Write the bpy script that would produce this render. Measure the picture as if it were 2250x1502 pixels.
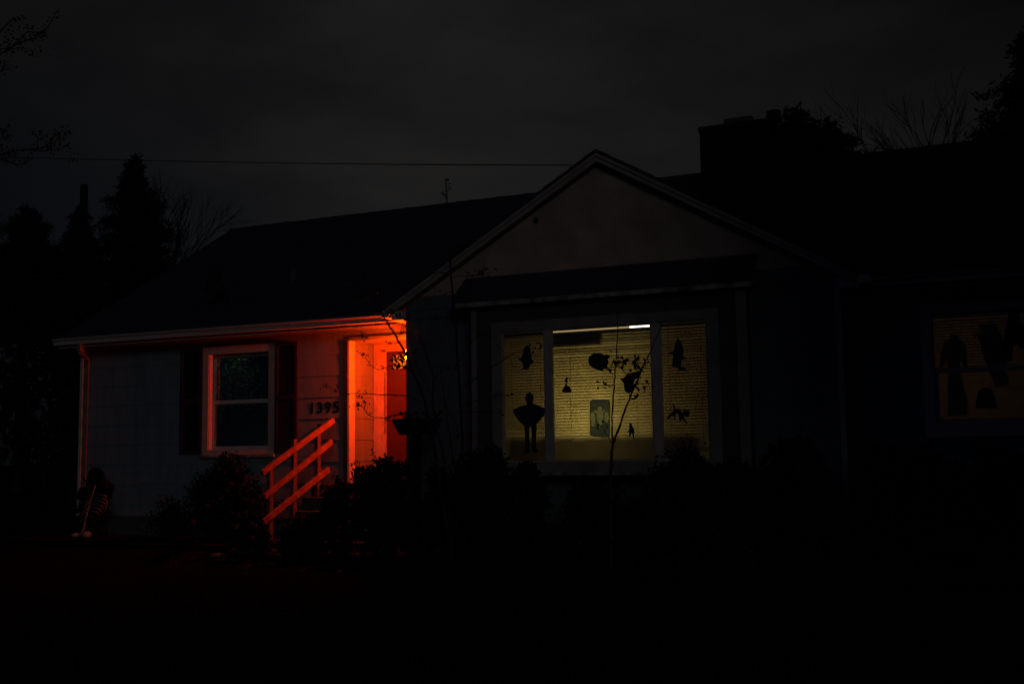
import bpy, math, random
from mathutils import Vector, Matrix
random.seed(7)
scn = bpy.context.scene
for o in list(bpy.data.objects): bpy.data.objects.remove(o)
C = bpy.data.collections.new('place'); scn.collection.children.link(C)

# ------------------------------------------------------------------ camera
D, CZ, FPX = 14.0, 1.263, 2366.7
AX = Vector((0.91661, -0.05508, -0.39598)); AX.normalize()
AZ = Vector((-0.01474, -0.99447, 0.10414)); AZ = (AZ - AX*AZ.dot(AX)).normalized()
AY = AZ.cross(AX)                       # rows of the world axes written in camera space (x right, y down, z forward)
cam = bpy.data.cameras.new('camera'); co = bpy.data.objects.new('camera', cam); C.objects.link(co)
col = lambda i: Vector((AX[i], AY[i], AZ[i]))
cx, cy, cz = col(0), -col(1), -col(2)
co.matrix_world = Matrix(((cx.x, cy.x, cz.x, 0), (cx.y, cy.y, cz.y, -D), (cx.z, cy.z, cz.z, CZ), (0, 0, 0, 1)))
cam.lens = FPX/2250*36; cam.sensor_width = 36; cam.clip_start = .05; cam.clip_end = 2000
scn.camera = co
def _ray(px, py):
    v = Vector((px-1125, py-751, FPX)); return Vector((AX.dot(v), AY.dot(v), AZ.dot(v)))
def U(px, py, Y):                       # the point seen at a photo pixel, at depth Y behind the front wall plane
    d = _ray(px, py); t = (Y+D)/d.y
    return Vector((d.x*t, Y, d.z*t+CZ))
def Yat(px, X, py=900):                 # depth at which pixel column px meets the plane X
    d = _ray(px, py); return d.y*X/d.x - D

# ------------------------------------------------------------------ night sky and distant street glow
w = bpy.data.worlds.new('World'); scn.world = w; w.use_nodes = True
SUN_EL, SUN_AZ = math.radians(15), math.radians(33)     # the street lighting: from behind the camera, to the right
nt = w.node_tree; nt.nodes.clear(); N = nt.nodes.new; L = nt.links.new
out = N('ShaderNodeOutputWorld'); bg = N('ShaderNodeBackground')
sky = N('ShaderNodeTexSky'); sky.sky_type = 'NISHITA'; sky.sun_disc = False
sky.sun_elevation = SUN_EL; sky.sun_rotation = math.pi - SUN_AZ
tc = N('ShaderNodeTexCoord'); mp = N('ShaderNodeMapping'); mp.inputs['Scale'].default_value = (1.2, 1.5, 3.0)
mp.inputs['Rotation'].default_value = (0.15, 0.6, 0.2)
n1 = N('ShaderNodeTexNoise'); n1.inputs['Scale'].default_value = 2.8; n1.inputs['Detail'].default_value = 5; n1.inputs['Roughness'].default_value = .55
cr = N('ShaderNodeValToRGB'); e = cr.color_ramp.elements
e[0].position = .36; e[0].color = (.0060, .0058, .0064, 1); e[1].position = .66; e[1].color = (.0118, .0111, .0108, 1)
L(tc.outputs['Generated'], mp.inputs[0]); L(mp.outputs[0], n1.inputs['Vector']); L(n1.outputs['Fac'], cr.inputs[0])
# town glow in the cloud: strongest low in one direction, fading to blue near the horizon
dt = N('ShaderNodeVectorMath'); dt.operation = 'DOT_PRODUCT'; dt.inputs[1].default_value = Vector((-.42, .88, .27)).normalized()
L(tc.outputs['Generated'], dt.inputs[0])
gr = N('ShaderNodeMapRange'); gr.inputs['From Min'].default_value = .87; gr.inputs['From Max'].default_value = .992
gr.inputs['To Min'].default_value = .34; gr.inputs['To Max'].default_value = 1.04; L(dt.outputs['Value'], gr.inputs['Value'])
sx = N('ShaderNodeSeparateXYZ'); L(tc.outputs['Generated'], sx.inputs[0])
hz = N('ShaderNodeMapRange'); hz.inputs['From Min'].default_value = .24; hz.inputs['From Max'].default_value = .44
hm = N('ShaderNodeMath'); hm.operation = 'MULTIPLY_ADD'; hm.inputs[1].default_value = .9; hm.inputs[2].default_value = .675; L(sx.outputs['X'], hm.inputs[0])
ha = N('ShaderNodeMath'); ha.operation = 'ADD'; L(hm.outputs[0], ha.inputs[0]); L(sx.outputs['Z'], ha.inputs[1]); L(ha.outputs[0], hz.inputs['Value'])
lowc = N('ShaderNodeMix'); lowc.data_type = 'RGBA'; lowc.inputs[6].default_value = (.0044, .0053, .0066, 1)
L(hz.outputs[0], lowc.inputs[0]); L(cr.outputs[0], lowc.inputs[7])
mu = N('ShaderNodeVectorMath'); mu.operation = 'SCALE'; L(lowc.outputs[2], mu.inputs[0]); L(gr.outputs[0], mu.inputs['Scale'])
ss = N('ShaderNodeVectorMath'); ss.operation = 'SCALE'; ss.inputs['Scale'].default_value = .00002; L(sky.outputs[0], ss.inputs[0])
ad = N('ShaderNodeVectorMath'); ad.operation = 'ADD'; L(mu.outputs[0], ad.inputs[0]); L(ss.outputs[0], ad.inputs[1])
# cool fill light added to the half of the sky behind the camera
bh = N('ShaderNodeMapRange'); bh.inputs['From Min'].default_value = .25; bh.inputs['From Max'].default_value = -.7; L(sx.outputs['Y'], bh.inputs['Value'])
bc = N('ShaderNodeVectorMath'); bc.operation = 'SCALE'; bc.inputs[0].default_value = (.0026, .0030, .0088); L(bh.outputs[0], bc.inputs['Scale'])
ad2 = N('ShaderNodeVectorMath'); ad2.operation = 'ADD'; L(ad.outputs[0], ad2.inputs[0]); L(bc.outputs[0], ad2.inputs[1])
L(ad2.outputs[0], bg.inputs['Color']); bg.inputs['Strength'].default_value = 1.0; L(bg.outputs[0], out.inputs[0])
sl = bpy.data.lights.new('sun', 'SUN'); sl.energy = .052; sl.angle = math.radians(14); sl.color = (1, .93, .84)
so = bpy.data.objects.new('sun', sl); C.objects.link(so)
sd = Vector((math.sin(SUN_AZ)*math.cos(SUN_EL), -math.cos(SUN_AZ)*math.cos(SUN_EL), math.sin(SUN_EL)))
so.rotation_euler = sd.to_track_quat('Z', 'Y').to_euler(); so.location = (8, -20, 12)
scn.view_settings.view_transform = 'Standard'; scn.view_settings.look = 'None'
scn.view_settings.exposure = 0; scn.view_settings.gamma = 1

# ------------------------------------------------------------------ materials
def mat(name, c, rough=.7, noise=0, nscale=8, bump=0, bscale=40, stretch=(1, 1, 1), metal=0, c2=None, spec=.2):
    m = bpy.data.materials.new(name); m.use_nodes = True; t = m.node_tree; b = t.nodes['Principled BSDF']
    b.inputs['Base Color'].default_value = (*c, 1); b.inputs['Roughness'].default_value = rough; b.inputs['Specular IOR Level'].default_value = spec; b.inputs['Metallic'].default_value = metal
    tx = t.nodes.new('ShaderNodeTexCoord'); mpn = t.nodes.new('ShaderNodeMapping'); mpn.inputs['Scale'].default_value = stretch
    t.links.new(tx.outputs['Object'], mpn.inputs[0])
    if noise or c2:
        n = t.nodes.new('ShaderNodeTexNoise'); n.inputs['Scale'].default_value = nscale; n.inputs['Detail'].default_value = 6
        t.links.new(mpn.outputs[0], n.inputs['Vector'])
        r = t.nodes.new('ShaderNodeValToRGB'); ee = r.color_ramp.elements; ee[0].position = .35; ee[1].position = .65
        ee[0].color = (*(c2 if c2 else [v*(1-noise) for v in c]), 1); ee[1].color = (*c, 1)
        t.links.new(n.outputs['Fac'], r.inputs[0]); t.links.new(r.outputs[0], b.inputs['Base Color'])
    if bump:
        n = t.nodes.new('ShaderNodeTexNoise'); n.inputs['Scale'].default_value = bscale; n.inputs['Detail'].default_value = 5
        t.links.new(mpn.outputs[0], n.inputs['Vector'])
        bp = t.nodes.new('ShaderNodeBump'); bp.inputs['Strength'].default_value = bump; bp.inputs['Distance'].default_value = .02
        t.links.new(n.outputs['Fac'], bp.inputs['Height']); t.links.new(bp.outputs[0], b.inputs['Normal'])
    return m
def emit(name, c, s):
    m = bpy.data.materials.new(name); m.use_nodes = True; t = m.node_tree; t.nodes.clear()
    o = t.nodes.new('ShaderNodeOutputMaterial'); em = t.nodes.new('ShaderNodeEmission')
    em.inputs[0].default_value = (*c, 1); em.inputs[1].default_value = s; t.links.new(em.outputs[0], o.inputs[0]); return m
def transl(name, c, tcol, f=.5, ns=9):
    m = bpy.data.materials.new(name); m.use_nodes = True; t = m.node_tree; t.nodes.clear()
    o = t.nodes.new('ShaderNodeOutputMaterial'); d = t.nodes.new('ShaderNodeBsdfDiffuse'); r = t.nodes.new('ShaderNodeBsdfTranslucent')
    mx = t.nodes.new('ShaderNodeMixShader'); d.inputs[0].default_value = (*c, 1)
    tx = t.nodes.new('ShaderNodeTexCoord'); n = t.nodes.new('ShaderNodeTexNoise'); n.inputs['Scale'].default_value = ns; n.inputs['Detail'].default_value = 4
    rp = t.nodes.new('ShaderNodeValToRGB'); rp.color_ramp.elements[0].position = .3; rp.color_ramp.elements[1].position = .7
    rp.color_ramp.elements[0].color = (*[v*.72 for v in tcol], 1); rp.color_ramp.elements[1].color = (*tcol, 1)
    t.links.new(tx.outputs['Object'], n.inputs['Vector']); t.links.new(n.outputs['Fac'], rp.inputs[0]); t.links.new(rp.outputs[0], r.inputs[0])
    mx.inputs[0].default_value = f; t.links.new(d.outputs[0], mx.inputs[1]); t.links.new(r.outputs[0], mx.inputs[2]); t.links.new(mx.outputs[0], o.inputs[0]); return m
def glassm(name, tint=(1, 1, 1)):
    m = bpy.data.materials.new(name); m.use_nodes = True; t = m.node_tree; t.nodes.clear()
    o = t.nodes.new('ShaderNodeOutputMaterial'); a = t.nodes.new('ShaderNodeBsdfTransparent'); a.inputs[0].default_value = (*tint, 1)
    g = t.nodes.new('ShaderNodeBsdfGlossy'); g.inputs['Roughness'].default_value = .02
    lw = t.nodes.new('ShaderNodeFresnel'); lw.inputs[0].default_value = 1.5; mx = t.nodes.new('ShaderNodeMixShader')
    t.links.new(lw.outputs[0], mx.inputs[0]); t.links.new(a.outputs[0], mx.inputs[1]); t.links.new(g.outputs[0], mx.inputs[2]); t.links.new(mx.outputs[0], o.inputs[0]); return m
M = dict(
    siding=mat('grey blue siding', (.20, .27, .31), .85, .22, 5, .14, 60, (1.2, 1.2, .25)),
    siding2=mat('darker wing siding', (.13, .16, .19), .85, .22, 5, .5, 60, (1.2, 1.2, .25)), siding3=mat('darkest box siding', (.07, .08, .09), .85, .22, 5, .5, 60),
    trim4=mat('grey rake paint', (.36, .335, .31), .75, .25, 5, .2, 60), trim3=mat('dark grey trim', (.25, .235, .22), .75, .25, 5, .2, 60), post=mat('darker post wood', (.20, .11, .09), .85, .3, 6, .3, 30), cloth=transl('added dimming cloth', (.2, .18, .15), (.24, .23, .25), .6, 6), trimw=mat('aged cream trim', (.54, .50, .43), .65, .15, 8, .15, 60), blind_dim=transl('dimmed side blind slat', (.20, .16, .11), (.41, .32, .14), .62, 4), trim2=mat('weathered grey trim', (.45, .42, .39), .75, .25, 5, .2, 60), steps=mat('old dark concrete', (.07, .065, .065), .9, .3, 7, .4, 20), gable=mat('tan gable siding', (.44, .37, .31), .85, .25, 3, .4, 50),  # dark trim and post wood: plain darker tones
    trim=mat('white painted trim', (.66, .63, .61), .6, .14, 9, .15, 60),
    oldtrim=mat('peeling white paint', (.40, .38, .36), .7, 0, 6, .3, 50, c2=(.10, .09, .09)),
    roof=mat('dark roof shingle', (.055, .055, .085), .95, .35, 12, .6, 45),
    shutter=mat('dark shutter paint', (.040, .034, .055), .9, .15, 10, spec=.05),
    dark=mat('dark iron', (.03, .03, .032), .5), metal=mat('aluminium', (.7, .7, .7), .3, metal=1),
    brick=mat('dark brick', (.06, .045, .045), .9, .3, 14, .4, 30), door=mat('dark red door paint', (.060, .030, .030), .5, .12, 5),
    glass=glassm('window glass'), wood=mat('painted wood rail', (.36, .17, .13), .7, .4, 6, .3, 30, (1, 1, 1)),
    conc=mat('concrete', (.12, .12, .125), .9, .3, 7, .4, 20), num=mat('black number', (.010, .010, .014), .95, spec=.0),
    leaf=mat('dark leaf', (.014, .024, .018), .8, .35, 4), needle=mat('conifer needles', (.022, .030, .024), .85, .3, 3),
    bark=mat('bark', (.050, .040, .034), .9, .3, 9, .5, 30), redbark=mat('reddish bark', (.085, .035, .026), .8, .3, 9),
    grass=mat('lawn', (.009, .015, .010), .95, .4, .7, .7, 25, c2=(.013, .012, .010), spec=0), blade=mat('grass blade', (.013, .022, .012), .8, .3, 2),
    fall=mat('fallen leaf', (.011, .010, .010), .8, .4, 3), dirt=mat('soil bed', (.010, .009, .009), .95, .4, 3, .6, 20),
    blind=transl('blind slat', (.22, .20, .15), (.64, .54, .25), .62, 4), blind2=transl('blind slat amber', (.22, .17, .11), (.66, .44, .20), .6),
    room=mat('room paint', (.12, .10, .07), .8, .1, 2), paper=mat('black paper', (.018, .014, .020), .8), card=transl('grey card', (.18, .21, .24), (.22, .33, .55), .66, 14),
    ghost=transl('pale card', (.3, .3, .3), (.62, .78, .9), .85, 30), bone=mat('bone plastic', (.34, .31, .30), .6, .2, 20),
    lampglobe=emit('orange bulb glass', (1, .036, .0002), 1200), tube=emit('lamp tube', (1, .86, .74), 4), shade=emit('lamp shade', (1, .86, .43), 18.5),
    strip=emit('amber gap glow', (1, .70, .32), .42), amber=emit('amber shade', (1, .78, .48), 1.25), plantleaf=mat('house plant leaf', (.20, .38, .18), .6, .6, 5), plant_fill=emit('added plant light', (.8, 1, .6), 1.6),
    cable=mat('black cable', (.012, .012, .014), .7), pole=mat('pole wood', (.018, .016, .018), .9, .3, 8))

# ------------------------------------------------------------------ mesh building
class MB:
    def __init__(s): s.v = []; s.f = []
    def add(s, vs, fs):
        k = len(s.v); s.v += [tuple(v) for v in vs]; s.f += [tuple(i+k for i in f) for f in fs]; return s
    def hexa(s, p):      # 8 points: bottom ring, top ring
        return s.add(p, [(3, 2, 1, 0), (4, 5, 6, 7), (0, 1, 5, 4), (1, 2, 6, 5), (2, 3, 7, 6), (3, 0, 4, 7)])
    def box(s, x0, x1, y0, y1, z0, z1):
        return s.hexa([(x0, y0, z0), (x1, y0, z0), (x1, y1, z0), (x0, y1, z0), (x0, y0, z1), (x1, y0, z1), (x1, y1, z1), (x0, y1, z1)])
    def bar(s, a, b, wx, wz, up=Vector((0, 0, 1))):
        a = Vector(a); b = Vector(b); d = (b-a).normalized(); r = d.cross(up).normalized(); u = r.cross(d)
        p = []
        for c in (a, b):
            p += [c-r*wx/2-u*wz/2, c+r*wx/2-u*wz/2, c+r*wx/2+u*wz/2, c-r*wx/2+u*wz/2]
        return s.hexa(p)
    def tube(s, pts, rad, n=6):
        pts = [Vector(p) for p in pts]; k = len(s.v)
        ref = Vector((.31, .17, .93))
        for i, p in enumerate(pts):
            d = (pts[min(i+1, len(pts)-1)] - pts[max(i-1, 0)]); d = d.normalized() if d.length > 0 else Vector((0, 0, 1))
            r = d.cross(ref)
            if r.length < .05: r = d.cross(Vector((1, 0, 0)))
            r.normalize(); u = r.cross(d); q = rad[i] if hasattr(rad, '__len__') else rad
            for j in range(n):
                a = 2*math.pi*j/n; s.v.append(tuple(p + (r*math.cos(a)+u*math.sin(a))*q))
        for i in range(len(pts)-1):
            for j in range(n):
                a = k+i*n+j; b = k+i*n+(j+1) % n; s.f.append((a, b, b+n, a+n))
        s.f.append(tuple(k+j for j in range(n))[::-1]); s.f.append(tuple(k+(len(pts)-1)*n+j for j in range(n)))
        return s
    def lathe(s, c, prof, n=16):   # prof: (r,z)
        c = Vector(c); k = len(s.v)
        for r, z in prof:
            for j in range(n):
                a = 2*math.pi*j/n; s.v.append((c.x+r*math.cos(a), c.y+r*math.sin(a), c.z+z))
        for i in range(len(prof)-1):
            for j in range(n):
                a = k+i*n+j; b = k+i*n+(j+1) % n; s.f.append((a, b, b+n, a+n))
        s.f.append(tuple(k+j for j in range(n))[::-1]); s.f.append(tuple(k+(len(prof)-1)*n+j for j in range(n)))
        return s
    def prism(s, poly, th):        # outline in the wall plane, thickness along +Y
        n = len(poly); a = [Vector(p) for p in poly]; b = [p+Vector((0, th, 0)) for p in a]
        return s.add(a+b, [tuple(range(n)), tuple(range(2*n-1, n-1, -1))]+[(i, i+n, (i+1) % n+n, (i+1) % n) for i in range(n)])
    def leaf(s, p, size, rnd, ratio=.45):
        d = Vector((rnd.gauss(0, 1), rnd.gauss(0, 1), rnd.gauss(0, .8))).normalized(); r = d.cross(Vector((rnd.random(), rnd.random(), rnd.random()))).normalized()
        L_ = size*rnd.uniform(.7, 1.3); W = L_*ratio; p = Vector(p)
        return s.add([p, p+d*L_*.5+r*W, p+d*L_, p+d*L_*.5-r*W], [(0, 1, 2, 3)])
    def build(s, name, m, parent=None, org=None, smooth=False):
        me = bpy.data.meshes.new(name); O = ORG.get(parent.name, Vector((0, 0, 0))) if parent else (Vector(org) if org is not None else s.base())
        me.from_pydata([tuple(Vector(v)-O) for v in s.v], [], s.f); me.materials.append(M[m] if isinstance(m, str) else m)
        if smooth: me.polygons.foreach_set('use_smooth', [True]*len(me.polygons))
        me.update(); o = bpy.data.objects.new(name, me); C.objects.link(o)
        if parent: o.parent = parent
        else: o.location = O
        ORG[o.name] = O
        return o
    def base(s):
        xs = [v[0] for v in s.v]; ys = [v[1] for v in s.v]; zs = [v[2] for v in s.v]
        return Vector(((min(xs)+max(xs))/2, (min(ys)+max(ys))/2, min(zs)))
ORG = {}
def tag(o, label=None, cat=None, group=None, kind=None):
    for k, v in (('label', label), ('category', cat), ('group', group), ('kind', kind)):
        if v: o[k] = v
    return o
def thing(name, loc, label, cat, group=None):
    o = bpy.data.objects.new(name, None); C.objects.link(o); o.location = loc; o.empty_display_size = .2; ORG[o.name] = Vector(loc); return tag(o, label, cat, group)

# ------------------------------------------------------------------ ground
g = MB(); n = 40
gx = [-400, -150, -60]+[-30+i for i in range(0, 41)]+[30, 80, 200, 400]; gy = [-60, -30]+[-20+i for i in range(0, 41)]+[40, 80, 200, 600]
for y in gy:
    for x in gx:
        z = 0
        if -29 < x < 10 and -19 < y < 20: z = .02*math.sin(x*1.3+y*.7)+.018*math.sin(y*1.9-x*.4) - .02
        g.v.append((x, y, z))
for j in range(len(gy)-1):
    for i in range(len(gx)-1):
        a = j*len(gx)+i; g.f.append((a, a+1, a+1+len(gx), a+len(gx)))
tag(g.build('ground', 'grass', org=(0, 0, 0), smooth=True), kind='structure')
b = MB(); rnd = random.Random(3)
edge = [(-14.6, -1.2), (-12, -1.6), (-9.6, -1.5), (-9.3, -2.2), (-7, -3.0), (-3.5, -3.4), (0, -3.3), (4, -3.0), (4, .3), (-14.6, .3)]
b.add([(x, y, .045) for x, y in edge], [tuple(range(len(edge)))])
tag(b.build('planting_bed', 'dirt', org=(0, 0, 0)), kind='structure')

# ------------------------------------------------------------------ house
EZ, EY, SL, RY = 3.285, -.467, .6, 4.2
WY = -.75; WX0, WX1 = -7.352, -1.49; PK = -4.437; PKZ = 5.213; WS = .584; RF = -.92
BY = -1.07                                  # front of the window box
RX = U(766, 900, 0).x; RB = Yat(820, RX)     # recess corner and depth
FZ = .88                                     # porch floor
house = thing('house', (-6, 2, 0), 'grey blue single storey house with a projecting front gable and a red lit porch', 'house')
CO, C0 = .3275, 1.856-.3275*6
def siding(mb, a0, a1, z0, z1, plane, holes=(), axis='x', sgn=-1, lap=.010, th=.10):
    k = math.floor((z0-C0)/CO)
    while C0+k*CO < z1:
        c0 = C0+k*CO; c1 = c0+CO; k += 1
        zs = sorted({max(c0, z0), min(c1, z1)} | {h for H in holes for h in H[2:] if max(c0, z0) < h < min(c1, z1)})
        for q in range(len(zs)-1):
            u, v = zs[q], zs[q+1]; mid = (u+v)/2
            act = sorted([H for H in holes if H[2] < mid < H[3]]); cur = a0; segs = []
            for H in act:
                if H[0] > cur: segs.append((cur, H[0]))
                cur = max(cur, H[1])
            if cur < a1: segs.append((cur, a1))
            pu = lap*(1-(u-c0)/CO)+.002; pv = lap*(1-(v-c0)/CO)+.002
            for s0, s1 in segs:
                if axis == 'x':
                    mb.hexa([(s0, plane+sgn*pu, u), (s1, plane+sgn*pu, u), (s1, plane-sgn*th, u), (s0, plane-sgn*th, u),
                             (s0, plane+sgn*pv, v), (s1, plane+sgn*pv, v), (s1, plane-sgn*th, v), (s0, plane-sgn*th, v)])
                else:
                    mb.hexa([(plane+sgn*pu, s0, u), (plane-sgn*th, s0, u), (plane-sgn*th, s1, u), (plane+sgn*pu, s1, u),
                             (plane+sgn*pv, s0, v), (plane-sgn*th, s0, v), (plane-sgn*th, s1, v), (plane+sgn*pv, s1, v)])
# window openings
a_, b_ = U(461, 900, 0).x, U(593, 900, 0).x
LW = (a_, b_, U(540, 987, 0).z, U(540, 775, 0).z)
RW = (U(2050, 800, 0).x, 1.35, 1.55, U(2050, 690, 0).z)
wall = MB(); siding(wall, -14.13, RX, .35, 3.17, 0, [LW]); siding(wall, RX, WX0, 3.03, 3.17, 0)
q = MB(); siding(q, WX1, 6, .35, 3.17, 0, [RW]); q.build('wall', 'siding', house)
q = MB(); siding(q, 0.0, 8.8, .35, 3.25, -14.13, axis='y', sgn=-1); q.build('side_wall', 'siding', house)
q = MB(); siding(q, 0.0, 8.8, .35, 3.25, 6, axis='y', sgn=1); q.build('side_wall', 'siding', house)
q = MB(); siding(q, 0.02, RB, FZ, 3.17, RX, axis='y', sgn=1, th=.08); q.build('recess_wall', 'siding', house)
wall.build('wall', 'siding', house)
gw = MB()
gw.add([(-14.05, 0, 3.2), (-14.05, 8.8, 3.2), (-14.05, 4.2, 5.9), (-13.95, 0, 3.2), (-13.95, 8.8, 3.2), (-13.95, 4.2, 5.9)], [(0, 1, 2), (5, 4, 3), (0, 3, 4, 1), (1, 4, 5, 2), (2, 5, 3, 0)])
gw.build('gable_end', 'siding', house)
wb = MB(); siding(wb, -14.13, 6, .35, 3.2, 8.8, axis='x', sgn=1); wb.build('back_wall', 'siding', house)
f = MB(); f.box(-14.1, RX, .03, .2, -.1, .345); f.box(-14.1, -13.95, .2, 8.7, -.1, .345); f.box(WX1, 5.95, .03, .2, -.1, .345); f.box(WX0+.03, WX1-.03, WY+.03, WY+.2, -.1, .345)
f.box(WX0+.03, WX0+.2, WY+.2, .1, -.1, .345); f.box(WX1-.2, WX1-.03, WY+.2, .1, -.1, .345)
f.build('foundation', 'conc', house)
# wing walls
ww = MB(); BX0, BX1 = U(1041, 800, BY).x, U(1641, 800, BY).x
siding(ww, WX0, WX1, .35, 3.3, WY, [(BX0+.08, BX1-.08, 1.0, 3.2)])
siding(ww, WY+.02, 0-.02, .35, 3.1, WX0, axis='y', sgn=-1); siding(ww, WY+.02, -.02, .35, 3.1, WX1, axis='y', sgn=1)
siding(ww, .02, RB+.1, FZ, 3.1, WX0, axis='y', sgn=-1)
ww.build('wing_wall', 'siding2', house)
# gable infill (tan boards)
gm = MB(); zb = 3.48; inner = lambda z: (PKZ-.16-z)/WS
gz = zb; gm.add([], [])
while gz < PKZ-.2:
    z2 = min(gz+.24, PKZ-.165); h0, h1 = min(inner(gz), 2.93), min(inner(z2), 2.93)
    gm.hexa([(PK-h0, WY-.034, gz), (PK+h0, WY-.034, gz), (PK+h0, WY+.1, gz), (PK-h0, WY+.1, gz), (PK-h1, WY-.034, z2), (PK+h1, WY-.034, z2), (PK+h1, WY+.1, z2), (PK-h1, WY+.1, z2)]); gz = z2
gm.build('gable_siding', 'gable', house)
gl = MB(); gl.box(WX0, WX1, WY-.02, WY+.09, 3.3, 3.478); gl.build('gable_frieze', 'siding2', house)
kn = U(1182, 485, WY); MB().tube([(kn.x, WY-.05, kn.z), (kn.x, WY-.075, kn.z)], .035, 10).build('knob', 'dark', house)
# roofs
r = MB(); t = .10; XL, XR = -14.33, 6.3; RZ = EZ+SL*(RY-EY); BYE = 2*RY-EY
rows = 26
def slope(y0, z0, y1, z1):
    for i in range(rows):
        u, v = i/rows, (i+1)/rows
        ya, za, yb, zb_ = y0+(y1-y0)*u, z0+(z1-z0)*u, y0+(y1-y0)*v, z0+(z1-z0)*v
        r.hexa([(XL, ya, za-t), (XR, ya, za-t), (XR, yb, zb_-t), (XL, yb, zb_-t), (XL, ya, za+.012), (XR, ya, za+.012), (XR, yb, zb_), (XL, yb, zb_)])
slope(EY, EZ, RY, RZ); slope(BYE, EZ, RY, RZ)
rr = random.Random(5)
x = XL
while x < XR:       # ridge caps, laid a little unevenly
    r.hexa([(x, RY-.14, RZ-.075), (x+.3, RY-.14, RZ-.075), (x+.3, RY+.14, RZ-.075), (x, RY+.14, RZ-.075), (x, RY-.03, RZ+.012+rr.random()*.012), (x+.3, RY-.03, RZ+.01), (x+.3, RY+.03, RZ+.01), (x, RY+.03, RZ+.012)]); x += .28
roof = r.build('roof', 'roof', house)
wr = MB(); half = 3.182; YB = 3.0
for sg in (-1, 1):
    for i in range(17):
        u, v = i/17, (i+1)/17; xa, za = PK+sg*half*(1-u), PKZ-WS*half*(1-u); xb, zc = PK+sg*half*(1-v), PKZ-WS*half*(1-v); j = rr.random()*.012
        wr.hexa([(xa, RF-.02-j, za-.035), (xa, YB, za-.035), (xb, YB, zc-.035), (xb, RF-.02-j, zc-.035), (xa, RF-.02-j, za+.016), (xa, YB, za+.016), (xb, YB, zc+.004), (xb, RF-.02-j, zc+.004)])
wroof = wr.build('wing_roof', 'roof', house)
fs = MB()
for sg in (-1, 1):
    a = lambda d, dz, y: (PK+sg*d, y, PKZ-WS*d+dz)
    H2 = half-.02; LB = -.150
    fs.hexa([a(H2, LB, RF), a(0, LB, RF), a(0, LB, RF+.03), a(H2, LB, RF+.03), a(H2, -.038, RF), a(0, -.038, RF), a(0, -.038, RF+.03), a(H2, -.038, RF+.03)])
    fs.hexa([a(H2, -.085, RF-.02), a(0, -.085, RF-.02), a(0, -.085, RF-.001), a(H2, -.085, RF-.001), a(H2, -.038, RF-.02), a(0, -.038, RF-.02), a(0, -.038, RF-.001), a(H2, -.038, RF-.001)])
fs.build('rake_board', 'trim4', house)
sf = MB()
for sg in (-1, 1):
    a = lambda d, dz, y: (PK+sg*d, y, PKZ-WS*d+dz)
    sf.hexa([a(half-.03, -.14, RF+.032), a(0, -.14, RF+.032), a(0, -.14, WY+.1), a(half-.03, -.14, WY+.1), a(half-.03, -.11, RF+.032), a(0, -.11, RF+.032), a(0, -.11, WY+.1), a(half-.03, -.11, WY+.1)])
sf.build('rake_soffit', 'gable', house)
# eaves: soffit, gutters
s = MB(); s.box(XL+.03, -7.62, EY+.03, -.02, 3.172, 3.19); s.build('soffit', 'siding2', house); s = MB(); s.box(-1.18, XR-.03, EY+.03, -.02, 3.172, 3.19)  # left soffit coloured darker so the red lamp light fades there
s.build('soffit', 'trim', house); s = MB(); s.box(-7.62, WX0-.02, -.7, -.02, 3.178, 3.196); s.build('soffit', 'trim', house)
def gutter(x0, x1):
    q = MB(); y = EY-.015
    prof = [(y-.045, 3.205), (y-.06, 3.255), (y-.10, 3.285), (y-.11, 3.305), (y-.098, 3.305), (y-.088, 3.29), (y-.05, 3.262), (y-.03, 3.225), (y+.04, 3.222), (y+.04, 3.20)]
    k = len(prof); vs = [(x0, a, b_) for a, b_ in prof]+[(x1, a, b_) for a, b_ in prof]
    q.add(vs, [(i, (i+1) % k, (i+1) % k+k, i+k) for i in range(k)]+[tuple(range(k))[::-1], tuple(range(k, 2*k))])
    q.box(x0, x1, EY-.012+.04, EY+.05, 3.165, 3.20)
    return q.build('gutter', 'trim', house)
gutter(XL+.07, -7.70); gutter(-1.12, XR)
q = MB(); q.box(-7.69, -7.56, RF+.02, EY-.02, 3.21, 3.31); q.box(-7.66, -7.57, EY-.018, -.05, 3.20, 3.29); q.box(-7.555, WX0-.02, RF+.07, WY+.0, 3.17, 3.30); q.build('gutter', 'trim', house)
q = MB(); q.box(-1.24, -1.11, RF+.02, EY-.12, 3.21, 3.31); q.box(WX1+.02, -1.245, RF+.07, WY+.0, 3.17, 3.30); q.build('gutter', 'trim', house)
# downspout at the left corner
p0 = U(175, 756, EY-.03); p1 = U(176, 772, EY+.02); p2 = U(192, 788, -.04); p3 = U(184, 1010, -.04)
d = MB(); d.bar(p0+Vector((0, 0, .05)), p1, .085, .07, Vector((0, 1, 0))); d.bar(p1, p2, .08, .045, Vector((0, 1, 0))); d.bar(p2+Vector((0, 0, .01)), (p2.x-.01, -.045, .2), .085, .032, Vector((0, 1, 0)))
d.build('downspout', 'trim3', house)
# corner boards
def board(name, m, *b): return MB().box(*b).build(name, m, house)
board('corner_board', 'trim', -14.16, -14.13+.02, -.03, .08, .35, 3.16)
board('corner_board', 'siding2', WX0-.012, WX0+.03, WY-.030, WY-.019, .35, 3.298); board('corner_board', 'trim2', WX1-.045, WX1+.022, WY-.035, WY-.019, .35, 3.298)
YS = Yat(779, RX+.02)
board('corner_board', 'trim', RX-.004, RX+.026, -.022, YS, FZ, 3.028)
board('corner_strip', 'dark', RX-.075, RX-.006, -.026, -.019, FZ-.2, 3.03)
board('header_trim', 'siding', RX+.028, WX0-.03, -.026, -.019, 3.028, 3.075)
board('porch_ceiling', 'trim', RX+.028, WX0-.02, .0, RB, 3.04, 3.06)
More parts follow.
